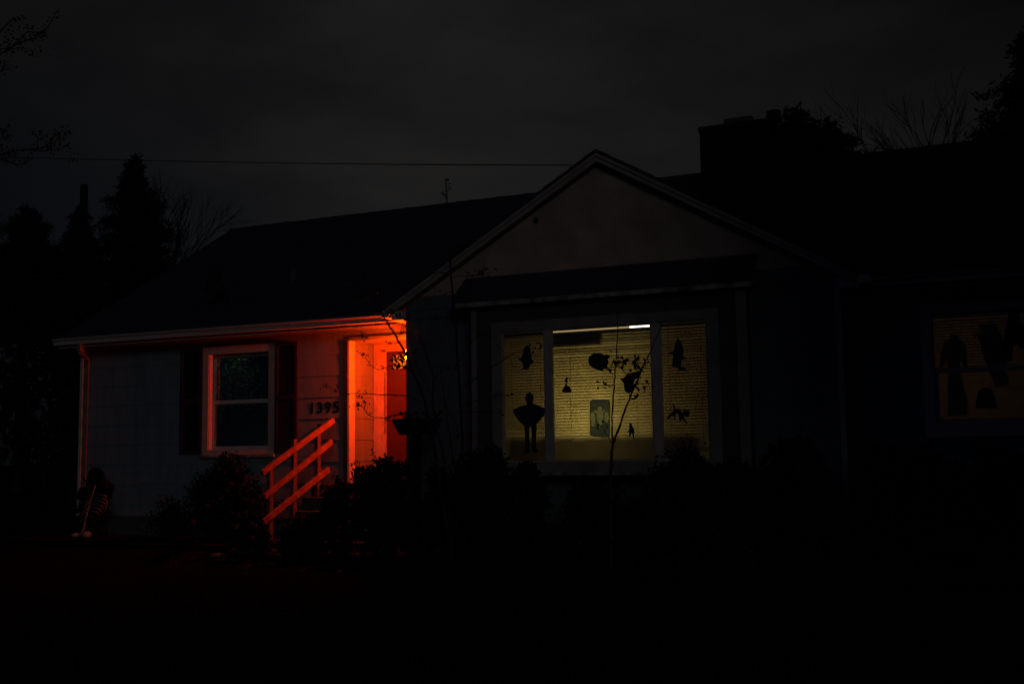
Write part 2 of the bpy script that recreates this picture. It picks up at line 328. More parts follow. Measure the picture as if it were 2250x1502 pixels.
# door wall
DX = [U(px, 900, RB).x for px in (822, 833, 846)]
dz = U(870, 771, RB).z
dw = MB(); siding(dw, RX, DX[0], FZ, 3.03, RB+.02); dw.box(RX, -6.9, RB+.12, RB+.2, FZ, 3.03); dw.build('door_wall', 'siding', house)
df = MB(); df.box(DX[0], DX[1], RB-.012, RB+.1, FZ, 3.035); df.box(DX[1]+.001, DX[2], RB+.012, RB+.1, FZ, dz); df.box(DX[1]+.001, WX0-.001, RB-.010, RB+.1, dz+.03, 3.035); df.box(DX[2]+.001, WX0-.001, RB+.012, RB+.1, dz, dz+.029)
df.build('door_frame', 'trim2', house)
DR = WX0+.02
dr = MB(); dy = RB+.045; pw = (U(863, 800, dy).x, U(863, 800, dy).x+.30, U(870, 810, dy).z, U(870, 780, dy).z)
dr.box(DX[2]+.004, pw[0], dy, dy+.045, FZ+.02, dz-.004); dr.box(pw[1], DR+.35, dy, dy+.045, FZ+.02, dz-.004)
dr.box(pw[0], pw[1], dy, dy+.045, FZ+.02, pw[2]); dr.box(pw[0], pw[1], dy, dy+.045, pw[3], dz-.004)
for za, zb2 in ((FZ+.2, FZ+.75), (FZ+.9, FZ+1.35)): dr.box(DX[2]+.14, DX[2]+.42, dy-.008, dy-.001, za, zb2)
door = dr.build('front_door', 'door', house)
MB().box(pw[0], pw[1], dy+.015, dy+.02, pw[2], pw[3]).build('pane', emit('door pane reflection glow', (1, .115, .002), 1.15), door)  # porch lamp's reflection in the glass, put in as a glowing colour
MB().box(DX[2]-.006, DX[2]+.003, RB-.004, RB+.011, FZ+.75, dz-.32).build('metal_edge', 'metal', door)
ah = U(846, 905, dy); MB().tube([(DX[2]+.05, dy-.001, FZ+1.0), (DX[2]+.05, dy-.05, FZ+1.0)], .022, 10).build('handle', 'dark', door)
# porch and steps
ps = MB(); ps.box(RX+.03, WX0-.03, -.32, RB, 0, FZ-.002); ps.box(RX-.25, WX0-.03, -.62, -.321, 0, FZ-.002); ps.build('porch', 'steps', house)
st = MB()
for i in range(4): st.box(RX-.20, WX0-.06, -.62-.30*(i+1), -.62-.30*i-.001, 0, FZ-.18*(i+1))
st.build('steps', 'steps', house)
# left window
def frame_ring(mb, x0, x1, z0, z1, wd, y0, y1, top=None, bot=None):
    top = top or wd; bot = bot or wd
    mb.box(x0, x0+wd, y0, y1, z0, z1); mb.box(x1-wd, x1, y0, y1, z0, z1); mb.box(x0+wd, x1-wd, y0, y1, z1-top, z1); mb.box(x0+wd, x1-wd, y0, y1, z0, z0+bot)
    return mb
wn = MB(); tx0, tx1 = U(450, 800, 0).x, U(607, 800, 0).x; tz1 = U(530, 759, 0).z; tz0 = U(530, 1003, 0).z
wn.box(tx0, LW[0], -.045, .02, tz0, tz1); wn.box(LW[1], tx1, -.045, .02, tz0, tz1); wn.box(LW[0], LW[1], -.045, .02, LW[3], tz1); wn.box(LW[0], LW[1], -.045, .02, tz0+.03, LW[2])
win = wn.build('window', 'trimw', house)
MB().box(tx0-.02, tx1+.02, -.085, -.046, tz0-.01, tz0+.035).build('sill', 'oldtrim', win)
zr = U(530, 884, .06).z
sh = MB(); frame_ring(sh, LW[0]+.001, LW[1]-.001, zr-.02, LW[3]-.001, .045, .075, .105); frame_ring(sh, LW[0]+.001, LW[1]-.001, LW[2]+.001, zr+.045, .055, .04, .0745, top=.06)
sh.box(LW[0]+.001, LW[0]+.02, -.03, .039, LW[2]+.001, LW[3]-.001); sh.box(LW[0]+.0215, LW[0]+.03, .0, .025, LW[2]+.001, LW[3]-.001)
sh.build('frame', 'trim', win)
MB().box(LW[0]+.04, LW[1]-.04, .088, .092, zr, LW[3]-.03).build('pane', 'glass', win); MB().box(LW[0]+.05, LW[1]-.05, .056, .060, LW[2]+.04, zr+.0).build('pane', 'glass', win)
for x0, x1 in ((U(401, 800, 0).x, tx0-.012), (tx1+.012, U(657, 800, 0).x)):
    z0, z1 = U(400, 997, 0).z, tz1+.0
    z0 = tz0+.06 if x0 > -11 else z0
    q = MB(); frame_ring(q, x0, x1, z0, z1, .055, -.055, -.019); q.box(x0+.055, x1-.055, -.055, -.019, (z0+z1)/2-.04, (z0+z1)/2+.04)
    shu = q.build('shutter', 'shutter', house); q = MB(); z = z0+.06
    while z < z1-.08:
        if abs(z+.015-(z0+z1)/2) > .055: q.hexa([(x0+.056, -.05, z), (x1-.056, -.05, z), (x1-.056, -.046, z), (x0+.056, -.046, z), (x0+.056, -.024, z+.034), (x1-.056, -.024, z+.034), (x1-.056, -.020, z+.034), (x0+.056, -.020, z+.034)])
        z += .036
    q.box(x0+.056, x1-.056, -.0195, -.018, z0+.05, z1-.05)
    q.build('slats', 'shutter', shu)
# rooms
def room(x0, x1, y0, y1, z0, z1, hx0, hx1, hz0, hz1, m, fronty=True):
    q = MB(); q.box(x0-.05, x0, y0, y1, z0, z1); q.box(x1, x1+.05, y0, y1, z0, z1); q.box(x0, x1, y1, y1+.05, z0, z1); q.box(x0, x1, y0, y1, z0-.05, z0); q.box(x0, x1, y0, y1, z1, z1+.05)
    for bx in ((x0, hx0, z0, z1), (hx1, x1, z0, z1), (hx0, hx1, z0, hz0), (hx0, hx1, hz1, z1)): q.box(bx[0], bx[1], y0-.03, y0, bx[2], bx[3])
    return q.build('room', m, house)
room(-6.95, -1.9, WY+.14, 3.6, .95, 3.14, BX0+.1, BX1-.1, 1.01, 3.13, 'room')
room(-13.5, -10, .14, 3.2, .95, 3.12, LW[0]-.03, LW[1]+.03, LW[2]-.03, LW[3]+.03, mat('dim green room paint', (.16, .2, .15), .8))
room(-1.3, 2.6, .14, 3.4, .95, 3.12, RW[0]-.03, RW[1]+.03, RW[2]-.03, RW[3]+.03, 'room')
# window box (bay)
GX = {k: U(v, 800, BY).x for k, v in dict(a=1103, b=1199, c=1211, d=1434, e=1450, f=1556.5, o0=1083, o1=1583).items()}
gz1 = U(1330, 716, BY).z; gz0 = U(1330, 1013, BY).z
bx = MB(); siding(bx, BX0+.06, BX1-.11, 1.0, 3.25, BY, [(GX['o0']+.02, GX['o1']-.02, gz0-.12, gz1+.10)], th=.06)
siding(bx, BY+.02, WY-.03, 1.0, 3.25, BX0, axis='y', sgn=-1, th=.06); siding(bx, BY+.02, WY-.03, 1.0, 3.25, BX1, axis='y', sgn=1, th=.06)
bx.box(BX0+.062, BX1-.062, BY+.061, WY-.02, .96, 1.0); bx.box(BX0+.062, BX1-.062, BY+.061, WY-.02, 3.19, 3.245)
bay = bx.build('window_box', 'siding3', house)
MB().box(BX0-.022, BX0+.055, BY-.03, BY+.02, .98, 3.25).build('corner_board', 'trim3', bay); q = MB(); q.box(BX1-.105, BX1+.022, BY-.03, BY+.02, .98, 3.25); q.build('corner_board', 'trim3', bay)
fr = MB(); Y0, Y1 = BY-.045, BY+.05
fr.box(GX['o0'], GX['a'], Y0, Y1, gz0-.14, gz1+.13); fr.box(GX['f'], GX['o1'], Y0, Y1, gz0-.14, gz1+.13)
fr.box(GX['a'], GX['f'], Y0, Y1, gz1, gz1+.13); fr.box(GX['a'], GX['f'], Y0, Y1, gz0-.14, gz0)
pic = fr.build('picture_window', 'trim3', house)
MB().box(GX['b'], GX['c'], Y0+.012, Y1-.005, gz0, gz1).build('mullion', 'trim2', pic); q = MB(); q.box(GX['d'], GX['e'], Y0+.012, Y1-.005, gz0, gz1); q.build('mullion', 'trim2', pic)
q = MB()
for x0, x1 in ((GX['a'], GX['b']), (GX['c'], GX['d']), (GX['e'], GX['f'])): frame_ring(q, x0+.001, x1-.001, gz0+.001, gz1-.001, .018, Y0+.025, Y1-.01)
q.build('sash', 'trim2', pic)
MB().box(GX['o0']-.03, GX['o1']+.03, BY-.10, BY-.046, gz0-.17, gz0-.135).build('sill', 'oldtrim', pic)
q = MB()
for x0, x1 in ((GX['a'], GX['b']), (GX['c'], GX['d']), (GX['e'], GX['f'])): q.box(x0+.014, x1-.014, BY-.004, BY, gz0+.016, gz1-.016)
q.build('pane', 'glass', pic)
def blind(x0, x1, z0, z1, y, m, par, seed, topgap=.05, pitch=.0370, odd=()):
    rn = random.Random(seed); q = MB()
    q.box(x0, x1, y-.012, y+.02, z1-topgap-.028, z1-topgap)
    z = z1-topgap-.05; i = 0
    while z > z0:
        tilt = math.radians(66+rn.uniform(-3, 3)); tilt = math.radians(38) if i in odd else tilt
        wv = .0295; dy, dzz = math.cos(tilt)*wv, math.sin(tilt)*wv; sg = rn.uniform(-.002, .002)
        n = 6; k = len(q.v)
        for j in range(n+1):
            xx = x0+(x1-x0)*j/n; ww_ = sg*math.sin(math.pi*j/n)
            q.v += [(xx, y-dy, z-dzz+ww_), (xx, y+.0015, z+.0015+ww_), (xx, y+dy, z+dzz+ww_)]
        for j in range(n):
            a = k+3*j; q.f += [(a, a+3, a+4, a+1), (a+1, a+4, a+5, a+2)]
        z -= pitch; i += 1
    q.box(x0, x1, y-.012, y+.012, z-.002, z+.016)
    for xx in (x0+(x1-x0)*.18, x0+(x1-x0)*.82): q.box(xx-.0015, xx+.0015, y-.024, y-.021, z, z1-topgap-.02)
    return q.build('blind', m, par)
by = BY+.09
# interior side of the bay opening
blind(GX['a']-.01, GX['b']+.015, U(1150, 1030, by).z, gz1+.01, by, 'blind_dim', pic, 1, .03, odd=(34, 50))  # same slats as the middle pane, dimmer light put into the colour
blind(GX['c']-.012, GX['d']+.012, U(1300, 1030, by).z, gz1+.01, by, 'blind', pic, 2, .062, odd=(3, 6))
blind(GX['e']-.015, GX['f']+.01, U(1500, 1030, by).z, gz1+.01, by, 'blind_dim', pic, 3, .03, odd=(40, 41))
# little roof above the window box
zt = U(1030, 613, WY).z; zbm = 3.335; fy = BY-.16
q = MB(); X0, X1 = BX0-.24, BX1+.13
for i in range(4):
    u, v = i/4, (i+1)/4; ya, yb = fy+(WY-.05-fy)*u, fy+(WY-.05-fy)*v; za, zc = zbm+(zt-zbm)*u, zbm+(zt-zbm)*v
    q.hexa([(X0, ya, za-.05), (X1, ya, za-.05), (X1, yb, zc-.05), (X0, yb, zc-.05), (X0, ya, za+.014), (X1, ya, za+.014), (X1, yb, zc), (X0, yb, zc)])
sr = q.build('shed_roof', 'roof', house)
MB().box(X0+.02, X1-.02, fy+.012, fy+.035, zbm-.115, zbm-.052).build('fascia', 'oldtrim', sr)
q = MB(); q.box(X0+.02, X1-.02, fy+.036, WY-.05, zbm-.085, zbm-.07)
q.add([(X0+.03, fy+.036, zbm-.07), (X0+.03, WY-.05, zbm-.07), (X0+.03, WY-.05, zt-.055), (X0+.045, fy+.036, zbm-.07), (X0+.045, WY-.05, zbm-.07), (X0+.045, WY-.05, zt-.055)], [(0, 1, 2), (5, 4, 3), (0, 3, 4, 1), (0, 2, 5, 3)])
q.build('soffit', 'siding', sr)
# right window
rwm = MB(); wdt = .12
rwm.box(RW[0]-wdt, RW[0], -.045, .02, RW[2]-.15, RW[3]+.12); rwm.box(RW[1], RW[1]+wdt, -.045, .02, RW[2]-.15, RW[3]+.12); rwm.box(RW[0], RW[1], -.045, .02, RW[3], RW[3]+.12); rwm.box(RW[0], RW[1], -.045, .02, RW[2]-.15, RW[2])
rwin = rwm.build('window', 'trim', house)
zr = U(2058, 815, .05).z
q = MB(); frame_ring(q, RW[0]+.001, RW[1]-.001, RW[2]+.001, zr+.03, .05, .03, .06); frame_ring(q, RW[0]+.001, RW[1]-.001, zr-.02, RW[3]-.001, .02, .062, .09); q.build('frame', 'trim', rwin)
MB().box(RW[0]+.03, RW[1]-.03, .044, .048, RW[2]+.04, zr).build('pane', 'glass', rwin); MB().box(RW[0]+.015, RW[1]-.015, .074, .078, zr, RW[3]-.015).build('pane', 'glass', rwin)
blind(RW[0]-.01, RW[1]+.01, RW[2]+.06, RW[3]+.02, .125, 'blind2', rwin, 5, .04)
# chimney
c0 = U(1540, 383, 3.9); chx0 = c0.x; chx1 = chx0+1.22; tz = U(1537, 280, 3.9).z
ch = MB(); nb = 18
ch.box(chx0, chx1, 3.9, 4.75, 5.2, tz-.09); ch.box(chx0-.02, chx1+.02, 3.88, 4.77, tz-.088, tz)
chim = ch.build('chimney', 'brick', house)
q = MB(); k0 = U(1590, 262, 4.0); k1 = U(1655, 256, 4.0); q.hexa([(k0.x, 4.0, tz+.002), (k1.x, 4.0, tz+.002), (k1.x, 4.5, tz+.002), (k0.x, 4.5, tz+.002), (k0.x+.005, 4.0, k0.z), (k1.x-.03, 4.0, k0.z), (k1.x-.03, 4.5, k0.z), (k0.x+.005, 4.5, k0.z)]); q.build('flue_cap', 'conc', chim)
k0 = U(1677, 240, 4.0); k1 = U(1713, 240, 4.0); kk = (k0.x+k1.x)/2; rr_ = (k1.x-k0.x)/2
MB().lathe((kk, 4.2, tz+.002), [(rr_*.95, 0), (rr_*.92, k0.z-tz-.03), (rr_*.85, k0.z-tz)], 14).build('flue_pot', 'brick', chim)
# roof vent
v = U(645, 569, 1.2); zz = EZ+SL*(1.2-EY)
MB().lathe((v.x, 1.2, zz-.05), [(.06, 0), (.06, .22), (.09, .23), (.02, .28)], 10).build('vent_pipe', 'conc', roof)
# house number
def digit(ch_, px, par):
    cu = bpy.data.curves.new('t', 'FONT'); cu.body = ch_; cu.size = .238; cu.extrude = .0025; cu.offset = .0045; cu.align_x = 'CENTER'
    ob = bpy.data.objects.new('t', cu); C.objects.link(ob); dg = bpy.context.evaluated_depsgraph_get(); dg.update()
    me = bpy.data.meshes.new_from_object(ob.evaluated_get(dg)); bpy.data.objects.remove(ob); bpy.data.curves.remove(cu)
    p = U(px, 906.5, -.02); q = MB()
    q.add([(p.x+vv.co.x, -.0115+(-vv.co.z), NZ+vv.co.y) for vv in me.vertices], [tuple(pp.vertices) for pp in me.polygons]); bpy.data.meshes.remove(me)
    return q.build('digit', 'num', par)
NZ = U(713, 906.5, -.02).z
hn = thing('house_number', (U(713, 907, 0).x, -.02, NZ), 'black house number 1395 on the siding beside the porch', 'house number')
for ch_, px in zip('1395', (685, 702, 720, 738)): digit(ch_, px, hn)
pb = U(703, 936, -.03)
q = MB(); q.box(pb.x-.035, pb.x+.035, -.05, -.018, pb.z-.03, pb.z+.03); q.tube([(pb.x, -.05, pb.z), (pb.x, -.09, pb.z-.005), (pb.x, -.1, pb.z+.02)], .008, 6)
tag(q.build('wall_hook', 'num'), 'small dark hook on the siding under the house number', 'hook')
q = MB(); cp = [U(600, 708, EY-.02), U(625, 722, -.1), U(650, 727, -.06), U(685, 723, -.05), U(720, 713, -.04), U(780, 708, -.035), U(893, 699.5, -.035)]
q.tube(cp, .007, 6); tag(q.build('cable', 'cable'), 'black cable sagging under the eave and running along the top of the porch wall', 'cable')

# ------------------------------------------------------------------ porch lamp
ly = -.22; lz = U(895, 778, ly).z; lx = U(898.5, 778, ly).x
pl = thing('porch_light', (WX0-.02, ly, lz), 'small glowing orange porch lamp on the side wall beside the door', 'lamp')
MB().lathe((lx, ly, lz-.10), [(.012, 0), (.045, .02), (.056, .07), (.056, .11), (.045, .16), (.03, .175)], 16).build('globe', 'lampglobe', pl, smooth=True)
q = MB(); q.lathe((lx, ly, lz+.078), [(.055, 0), (.05, .02), (.02, .04), (.008, .045)], 16); q.tube([(lx, ly, lz+.10), (lx+.06, ly, lz+.13), (WX0-.03, ly, lz+.08)], .009, 8); q.lathe((lx, ly, lz-.125), [(.01, 0), (.02, .01), (.026, .02), (.012, .025)], 16); q.box(WX0-.034, WX0-.02, ly-.04, ly+.04, lz+.02, lz+.15)
q.build('bracket', 'dark', pl)

# ------------------------------------------------------------------ room lamps
def table_lamp(x, y, z, r0, m, label):
    t_ = thing('table_lamp', (x, y, z-.55), label, 'lamp')
    MB().lathe((x, y, z-.12), [(r0, 0), (r0*.7, .24)], 20).build('lamp_shade', m, t_)
    MB().lathe((x, y, z-.55), [(.09, 0), (.09, .02), (.03, .05), (.05, .2), (.02, .38), (.012, .45)], 14).build('lamp_base', 'dark', t_)
    q = MB(); q.box(x-.28, x+.28, y-.2, y+.2, z-.58, z-.552); [q.box(x+sx_*.24-.02, x+sx_*.24+.02, y+sy_*.16-.02, y+sy_*.16+.02, .952, z-.582) for sx_ in (-1, 1) for sy_ in (-1, 1)]
    tag(q.build('side_table', 'wood'), 'small side table standing under the '+label.split(' ')[0]+' lamp '+('in the gable room' if m == 'shade' else 'in the right hand room'), 'table')
lp = U(1335, 925, -.22)
table_lamp(lp.x, -.22, lp.z, .17, 'shade', 'yellow table lamp glowing behind the blinds of the wide three part window')
table_lamp(U(2110, 800, 1.2).x, 1.2, 2.15, .14, 'amber', 'amber table lamp glowing faintly behind the far right blinds')
sfx0, sfx1, sfz = U(1165, 960, -.75).x, U(1500, 960, -.75).x, U(1300, 964, -.75).z
sfz = lp.z+.78*(U(1335, 963, by).z-lp.z); sy = -.82
q = MB(); nx = 60; k = 0
for i in range(nx+1):
    x = sfx0+(sfx1-sfx0)*i/nx; y = sy+.012*math.sin(i*.9)
    q.v += [(x, y, .99), (x, y, sfz+.004*math.sin(i*.45))]
for i in range(nx): q.f.append((2*i, 2*i+2, 2*i+3, 2*i+1))
dimmer_rod = thing('dimming_cloth', ((sfx0+sfx1)/2, sy, .99), 'thin cloth added to dim a strip along the bottom of the middle pane', 'light dimmer')
q.build('cloth', 'cloth', dimmer_rod); MB().tube([(sfx0-.03, sy, sfz+.008), (sfx1+.03, sy, sfz+.008)], .006, 8).build('dimmer_rod', 'dark', dimmer_rod)  # cloth and rod added only to dim the lower edge of the blind
vy = by+.034  # dark boards added behind the blinds to shade their tops
tag(MB().prism([U(a_, b_, vy) for a_, b_ in ((1205, 736), (1322, 727), (1322, 729), (1440, 720), (1440, 733), (1323, 741), (1323, 763), (1205, 770))], .006).build('shade_board', 'dark'), 'dark stepped board added to shade the top of the middle pane blind', 'shade_board')
for n_, (xa, xb) in enumerate(((1098, 1203), (1448, 1562))):
    tag(MB().prism([U(a_, b_, vy) for a_, b_ in ((xa, 742-.077*(xa-1098)), (xb, 742-.077*(xb-1098)), (xb, 752-.077*(xb-1098)), (xa, 752-.077*(xa-1098)))], .006).build('shade_board', 'dark'), ('narrow dark board added to shade the top of the left pane', 'narrow dark board added to shade the top of the right pane')[n_], 'shade_board')
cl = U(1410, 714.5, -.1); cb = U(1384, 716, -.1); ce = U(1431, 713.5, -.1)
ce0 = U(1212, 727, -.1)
ct = thing('ceiling_lamp', (cl.x, -.1, 3.13), 'bright white tube lamp showing above the blind, top right of the middle pane', 'lamp')
MB().tube([(cb.x, -.1, cl.z), (ce.x+.02, -.1, cl.z)], .024, 10).build('lamp_tube', 'tube', ct)
MB().tube([(ce0.x-.05, -.1, cl.z-.016), (cb.x-.002, -.1, cl.z-.014)], .010, 8).build('gap_glow', 'strip', ct)  # lit gap above the blind, imitated by an added glowing tube
MB().box(cb.x-.03, ce.x+.05, -.13, -.07, cl.z+.03, 3.135).build('housing', 'trim', ct)
nl = U(520, 870, .8)
t_ = thing('ceiling_lamp', (-11.2, .40, 3.12), 'dim lamp added unseen above the left window to light the plant inside', 'lamp')
MB().lathe((-11.2, .40, 3.02), [(.04, 0), (.09, .03), (.09, .06)], 12).build('lamp_shade', 'plant_fill', t_); MB().lathe((-11.2, .40, 3.085), [(.10, 0), (.10, .03)], 12).build('lamp_base', 'dark', t_)  # added unseen lamp that brightens the plant behind the glass
rnp = random.Random(9)
pt = thing('house_plant', (U(505, 840, .6).x, .6, .95), 'leafy green house plant standing inside behind the upper pane of the left window', 'plant')
q = MB(); pc = U(510, 830, .6)
for i in range(3200):
    v = Vector((rnp.gauss(0, .30), rnp.gauss(0, .10), rnp.gauss(0, .28))); q.leaf(pc+v, .035, rnp)
q.build('foliage', 'plantleaf', pt); q = MB(); q.lathe((pc.x, .6, .95), [(.14, 0), (.19, .35), (.17, .35), (.02, .33)], 14); q.build('pot', 'conc', pt)
MB().tube([(pc.x, .6, 1.25), (pc.x+.03, .6, pc.z-.2), (pc.x-.02, .6, pc.z+.2)], [.015, .012, .004], 6).build('stem', 'bark', pt)

# ------------------------------------------------------------------ paper cut-outs on the glass
def cut(name, label, cat, pts, sc, ox, oy, Y=BY+.004, th=.004, m='paper', par=None, group=None):
    P = [U(ox+a/sc, oy+b_/sc, Y) for a, b_ in pts]
    if par: return MB().prism(P, th).build(name, m, par)
    return tag(MB().prism(P, th).build(name, m), label, cat, group)
gp = 'paper decorations stuck on the windows'
cut('paper_figure', 'tall black standing figure with a spread cape, in the left pane of the wide window', 'window decoration',
    [(600, 150), (650, 180), (665, 240), (650, 300), (640, 330), (700, 345), (790, 385), (850, 410), (845, 490), (790, 560), (710, 650), (700, 900), (695, 1030), (745, 1085), (700, 1090), (640, 1100), (632, 1000), (632, 800), (625, 710), (610, 690), (590, 720), (592, 850), (600, 1000), (600, 1100), (500, 1105), (540, 1030), (525, 900), (520, 690), (460, 640), (420, 590), (350, 490), (335, 430), (430, 380), (540, 345), (565, 335), (540, 300), (528, 240), (545, 180)], 7.154, 1080, 840, group=gp)
cut('paper_witch', 'little black witch with a pointed hat, left half of the middle pane', 'window decoration',
    [(1244.8, 826.4), (1247.2, 834.8), (1247.5, 838.4), (1245.4, 840.8), (1246.3, 847), (1252.6, 849.8), (1253.3, 854), (1256.4, 858.2), (1254, 861), (1248.4, 863), (1236.6, 861), (1234.5, 857.5), (1240.7, 848.4), (1243, 843), (1243, 840.5), (1241, 838), (1242, 834)], 1, 0, 0, group=gp)
cut('paper_pumpkin', 'round dark cut-out above the young tree leaves in the middle pane', 'window decoration',
    [(960, 465), (985, 448), (1000, 440), (1012, 446), (1035, 441), (1060, 450), (1080, 462), (1095, 480), (1100, 510), (1080, 545), (1050, 570), (1030, 562), (1010, 560), (975, 540), (960, 520), (955, 500)], 3.2646, 1000, 640, group=gp)
cut('paper_bat', 'ragged black cut-out partly behind the young tree, right half of the middle pane', 'window decoration',
    [(1180, 625), (1215, 618), (1235, 590), (1260, 588), (1285, 578), (1330, 585), (1325, 615), (1290, 632), (1280, 650), (1275, 700), (1262, 722), (1240, 726), (1215, 715), (1210, 660), (1195, 640)], 3.2646, 1000, 640, group=gp)
cut('paper_witch', 'faint dark witch with ragged skirt, top of the left pane', 'window decoration',
    [(820, 640), (855, 660), (860, 700), (890, 790), (900, 900), (940, 970), (900, 990), (870, 1000), (860, 1060), (790, 1105), (700, 1110), (750, 1060), (740, 980), (640, 890), (710, 880), (740, 800), (760, 700)], 8.333, 1060, 680, group=gp)
cut('paper_witch', 'dark witch with one boot hanging down, top of the right pane', 'window decoration',
    [(1230, 520), (1290, 560), (1320, 620), (1350, 760), (1345, 860), (1400, 870), (1380, 900), (1310, 930), (1310, 1050), (1400, 1080), (1390, 1110), (1260, 1120), (1250, 1040), (1170, 1050), (1120, 1020), (1160, 960), (1140, 900), (1170, 860), (1150, 820), (1060, 820), (1080, 780), (1170, 760), (1190, 650)], 8.333, 1340, 680, group=gp)
cut('paper_figure', 'tiny black figure with a flared coat, bottom right of the middle pane', 'window decoration',
    [(320, 635), (345, 650), (350, 690), (375, 720), (385, 765), (405, 780), (375, 795), (380, 850), (400, 875), (365, 880), (350, 800), (335, 800), (315, 860), (300, 850), (305, 790), (265, 775), (300, 750), (305, 690), (305, 650)], 7.154, 1340, 840, group=gp)
cut('paper_cat', 'black cat stalking with raised tail, in the right pane', 'window decoration',
    [(985, 330), (1010, 345), (1030, 410), (1080, 405), (1120, 450), (1150, 470), (1158, 420), (1175, 436), (1225, 432), (1243, 418), (1255, 480), (1245, 530), (1225, 545), (1170, 535), (1165, 560), (1225, 640), (1200, 645), (1130, 575), (1115, 600), (1135, 625), (1095, 615), (1085, 540), (1070, 490), (1030, 500), (1025, 570), (1050, 595), (1005, 590), (1005, 510), (960, 530), (940, 570), (905, 570), (905, 550), (930, 510), (990, 450), (1000, 410)], 7.154, 1340, 840, group=gp)
ec = U(1317, 961, BY+.004)
gc = thing('ghost_card', ec, 'rounded grey green card with three pale ghosts, low in the middle pane', 'window decoration', gp)
GH = [[(1027, 826), (1048, 824), (1054, 838), (1052, 858), (1072, 848), (1078, 858), (1062, 872), (1062, 905), (1058, 935), (1045, 955), (1030, 948), (1020, 925), (1018, 890), (1015, 872), (995, 862), (1000, 852), (1022, 858)],
      [(980, 868), (995, 872), (1000, 890), (1005, 905), (1002, 940), (996, 962), (984, 972), (978, 950), (976, 920), (970, 905), (974, 885)],
      [(1078, 868), (1090, 862), (1098, 878), (1100, 895), (1104, 905), (1098, 925), (1092, 938), (1080, 932), (1072, 912), (1070, 890)]]
CARD = [(965, 800), (972, 783), (985, 773), (1095, 771), (1107, 780), (1113, 800), (1114, 1020), (1110, 1037), (1098, 1046), (985, 1040), (972, 1033), (966, 1018)]
def inside(p, poly):
    x, y = p; r_ = False
    for i in range(len(poly)):
        (x0, y0), (x1, y1) = poly[i], poly[i-1]
        if (y0 > y) != (y1 > y) and x < (x1-x0)*(y-y0)/(y1-y0)+x0: r_ = not r_
    return r_
q = MB(); vid = {}
def gv(i, j):
    if (i, j) not in vid: vid[(i, j)] = len(q.v); q.v.append(tuple(U(1000+i/3.2646, 640+j/3.2646, BY+.005)))
    return vid[(i, j)]
for i in range(963, 1117, 3):
    for j in range(769, 1049, 3):
        c_ = (i+1.5, j+1.5)
        if inside(c_, CARD) and not any(inside(c_, G_) for G_ in GH): q.f.append((gv(i, j), gv(i, j+3), gv(i+3, j+3), gv(i+3, j)))
q.build('card', 'card', gc)
for G_ in GH: MB().add([U(1000+a/3.2646, 640+b_/3.2646, BY+.006) for a, b_ in G_], [tuple(range(len(G_)))]).build('ghost', 'ghost', gc)
RY_ = .05
def rcut(n_, l_, pts, y=.052): return cut(n_, l_, 'window decoration', pts, 4.69, 2000, 640, Y=y, group=gp)
rcut('paper_figure', 'dim shadow of a torso with hanging arms, left side of the far right blind', [(410, 510), (435, 470), (480, 462), (510, 520), (560, 550), (580, 650), (590, 790), (560, 790), (520, 700), (520, 850), (550, 1000), (590, 1100), (590, 1270), (390, 1270), (390, 1000), (400, 850), (380, 700), (340, 790), (310, 790), (330, 620), (350, 540)], .16)
rcut('paper_figure', 'ragged draped shadow, middle of the far right blind', [(650, 430), (720, 470), (700, 350), (790, 380), (850, 350), (900, 420), (950, 560), (1000, 690), (960, 800), (1000, 960), (860, 990), (790, 790), (740, 680), (720, 560)], .17)
rcut('paper_figure', 'black hanging figure at the right edge of the far right window', [(1030, 190), (1120, 190), (1130, 310), (1200, 400), (1230, 560), (1150, 600), (1100, 540), (1060, 560), (1050, 720), (1010, 720), (1000, 640), (960, 560), (990, 330)], -.012)
rcut('paper_pumpkin', 'black rounded lump low in the far right window', [(700, 1030), (740, 1000), (790, 990), (840, 1010), (870, 1080), (885, 1140), (900, 1200), (670, 1200), (685, 1100)], -.012)

# ------------------------------------------------------------------ handrail
hx = U(732, 925, -.3).x
def hp(px, py): return U(px, py, Yat(px, hx, py))
hr = thing('handrail', (hx, -1.2, 0), 'wooden handrail of three sloping boards beside the porch steps, lit red', 'handrail')
for (a, b_, hgt) in (((576, 1038), (733, 923), .078), ((581, 1091), (729, 970), .076), ((579, 1146), (722, 1031), .080)):
    p, q_ = hp(*a), hp(*b_); p.x = q_.x = hx; MB().bar(p, q_, .035, hgt).build('rail', 'wood', hr)
for px, t0 in ((600, 1026), (652, 964), (704, 946)):
    p = hp(px, t0); MB().box(hx-.075, hx-.019, p.y-.04, p.y+.04, 0, p.z-.0).build('post', 'post', hr)
# planter on a post, at the other side of the steps
pY = -1.75
pa, pb_, pc_, pd = U(862, 925, pY), U(957, 914, pY), U(944, 948, pY), U(877, 955, pY)
pc_.z = pd.z; ztop = (pa.z+pb_.z)/2
plt = thing('planter_box', ((pa.x+pb_.x)/2, pY, 0), 'black tapered planter box on a post in front of the porch corner', 'planter')
q = MB(); q.hexa([(pd.x, pY, pd.z), (pc_.x, pY, pd.z), (pc_.x, pY+.16, pd.z), (pd.x, pY+.16, pd.z), (pa.x, pY-.03, ztop), (pb_.x, pY-.03, ztop), (pb_.x, pY+.2, ztop), (pa.x, pY+.2, ztop)]); q.build('box', 'dark', plt)
MB().box((pa.x+pb_.x)/2-.04, (pa.x+pb_.x)/2+.04, pY+.04, pY+.12, 0, pd.z-.001).build('post', 'pole', plt)
q = MB(); rn = random.Random(4)
for i in range(60): q.leaf((rn.uniform(pa.x+.02, pb_.x), pY+rn.uniform(0, .16), ztop+rn.uniform(-.01, .06)), .06, rn)
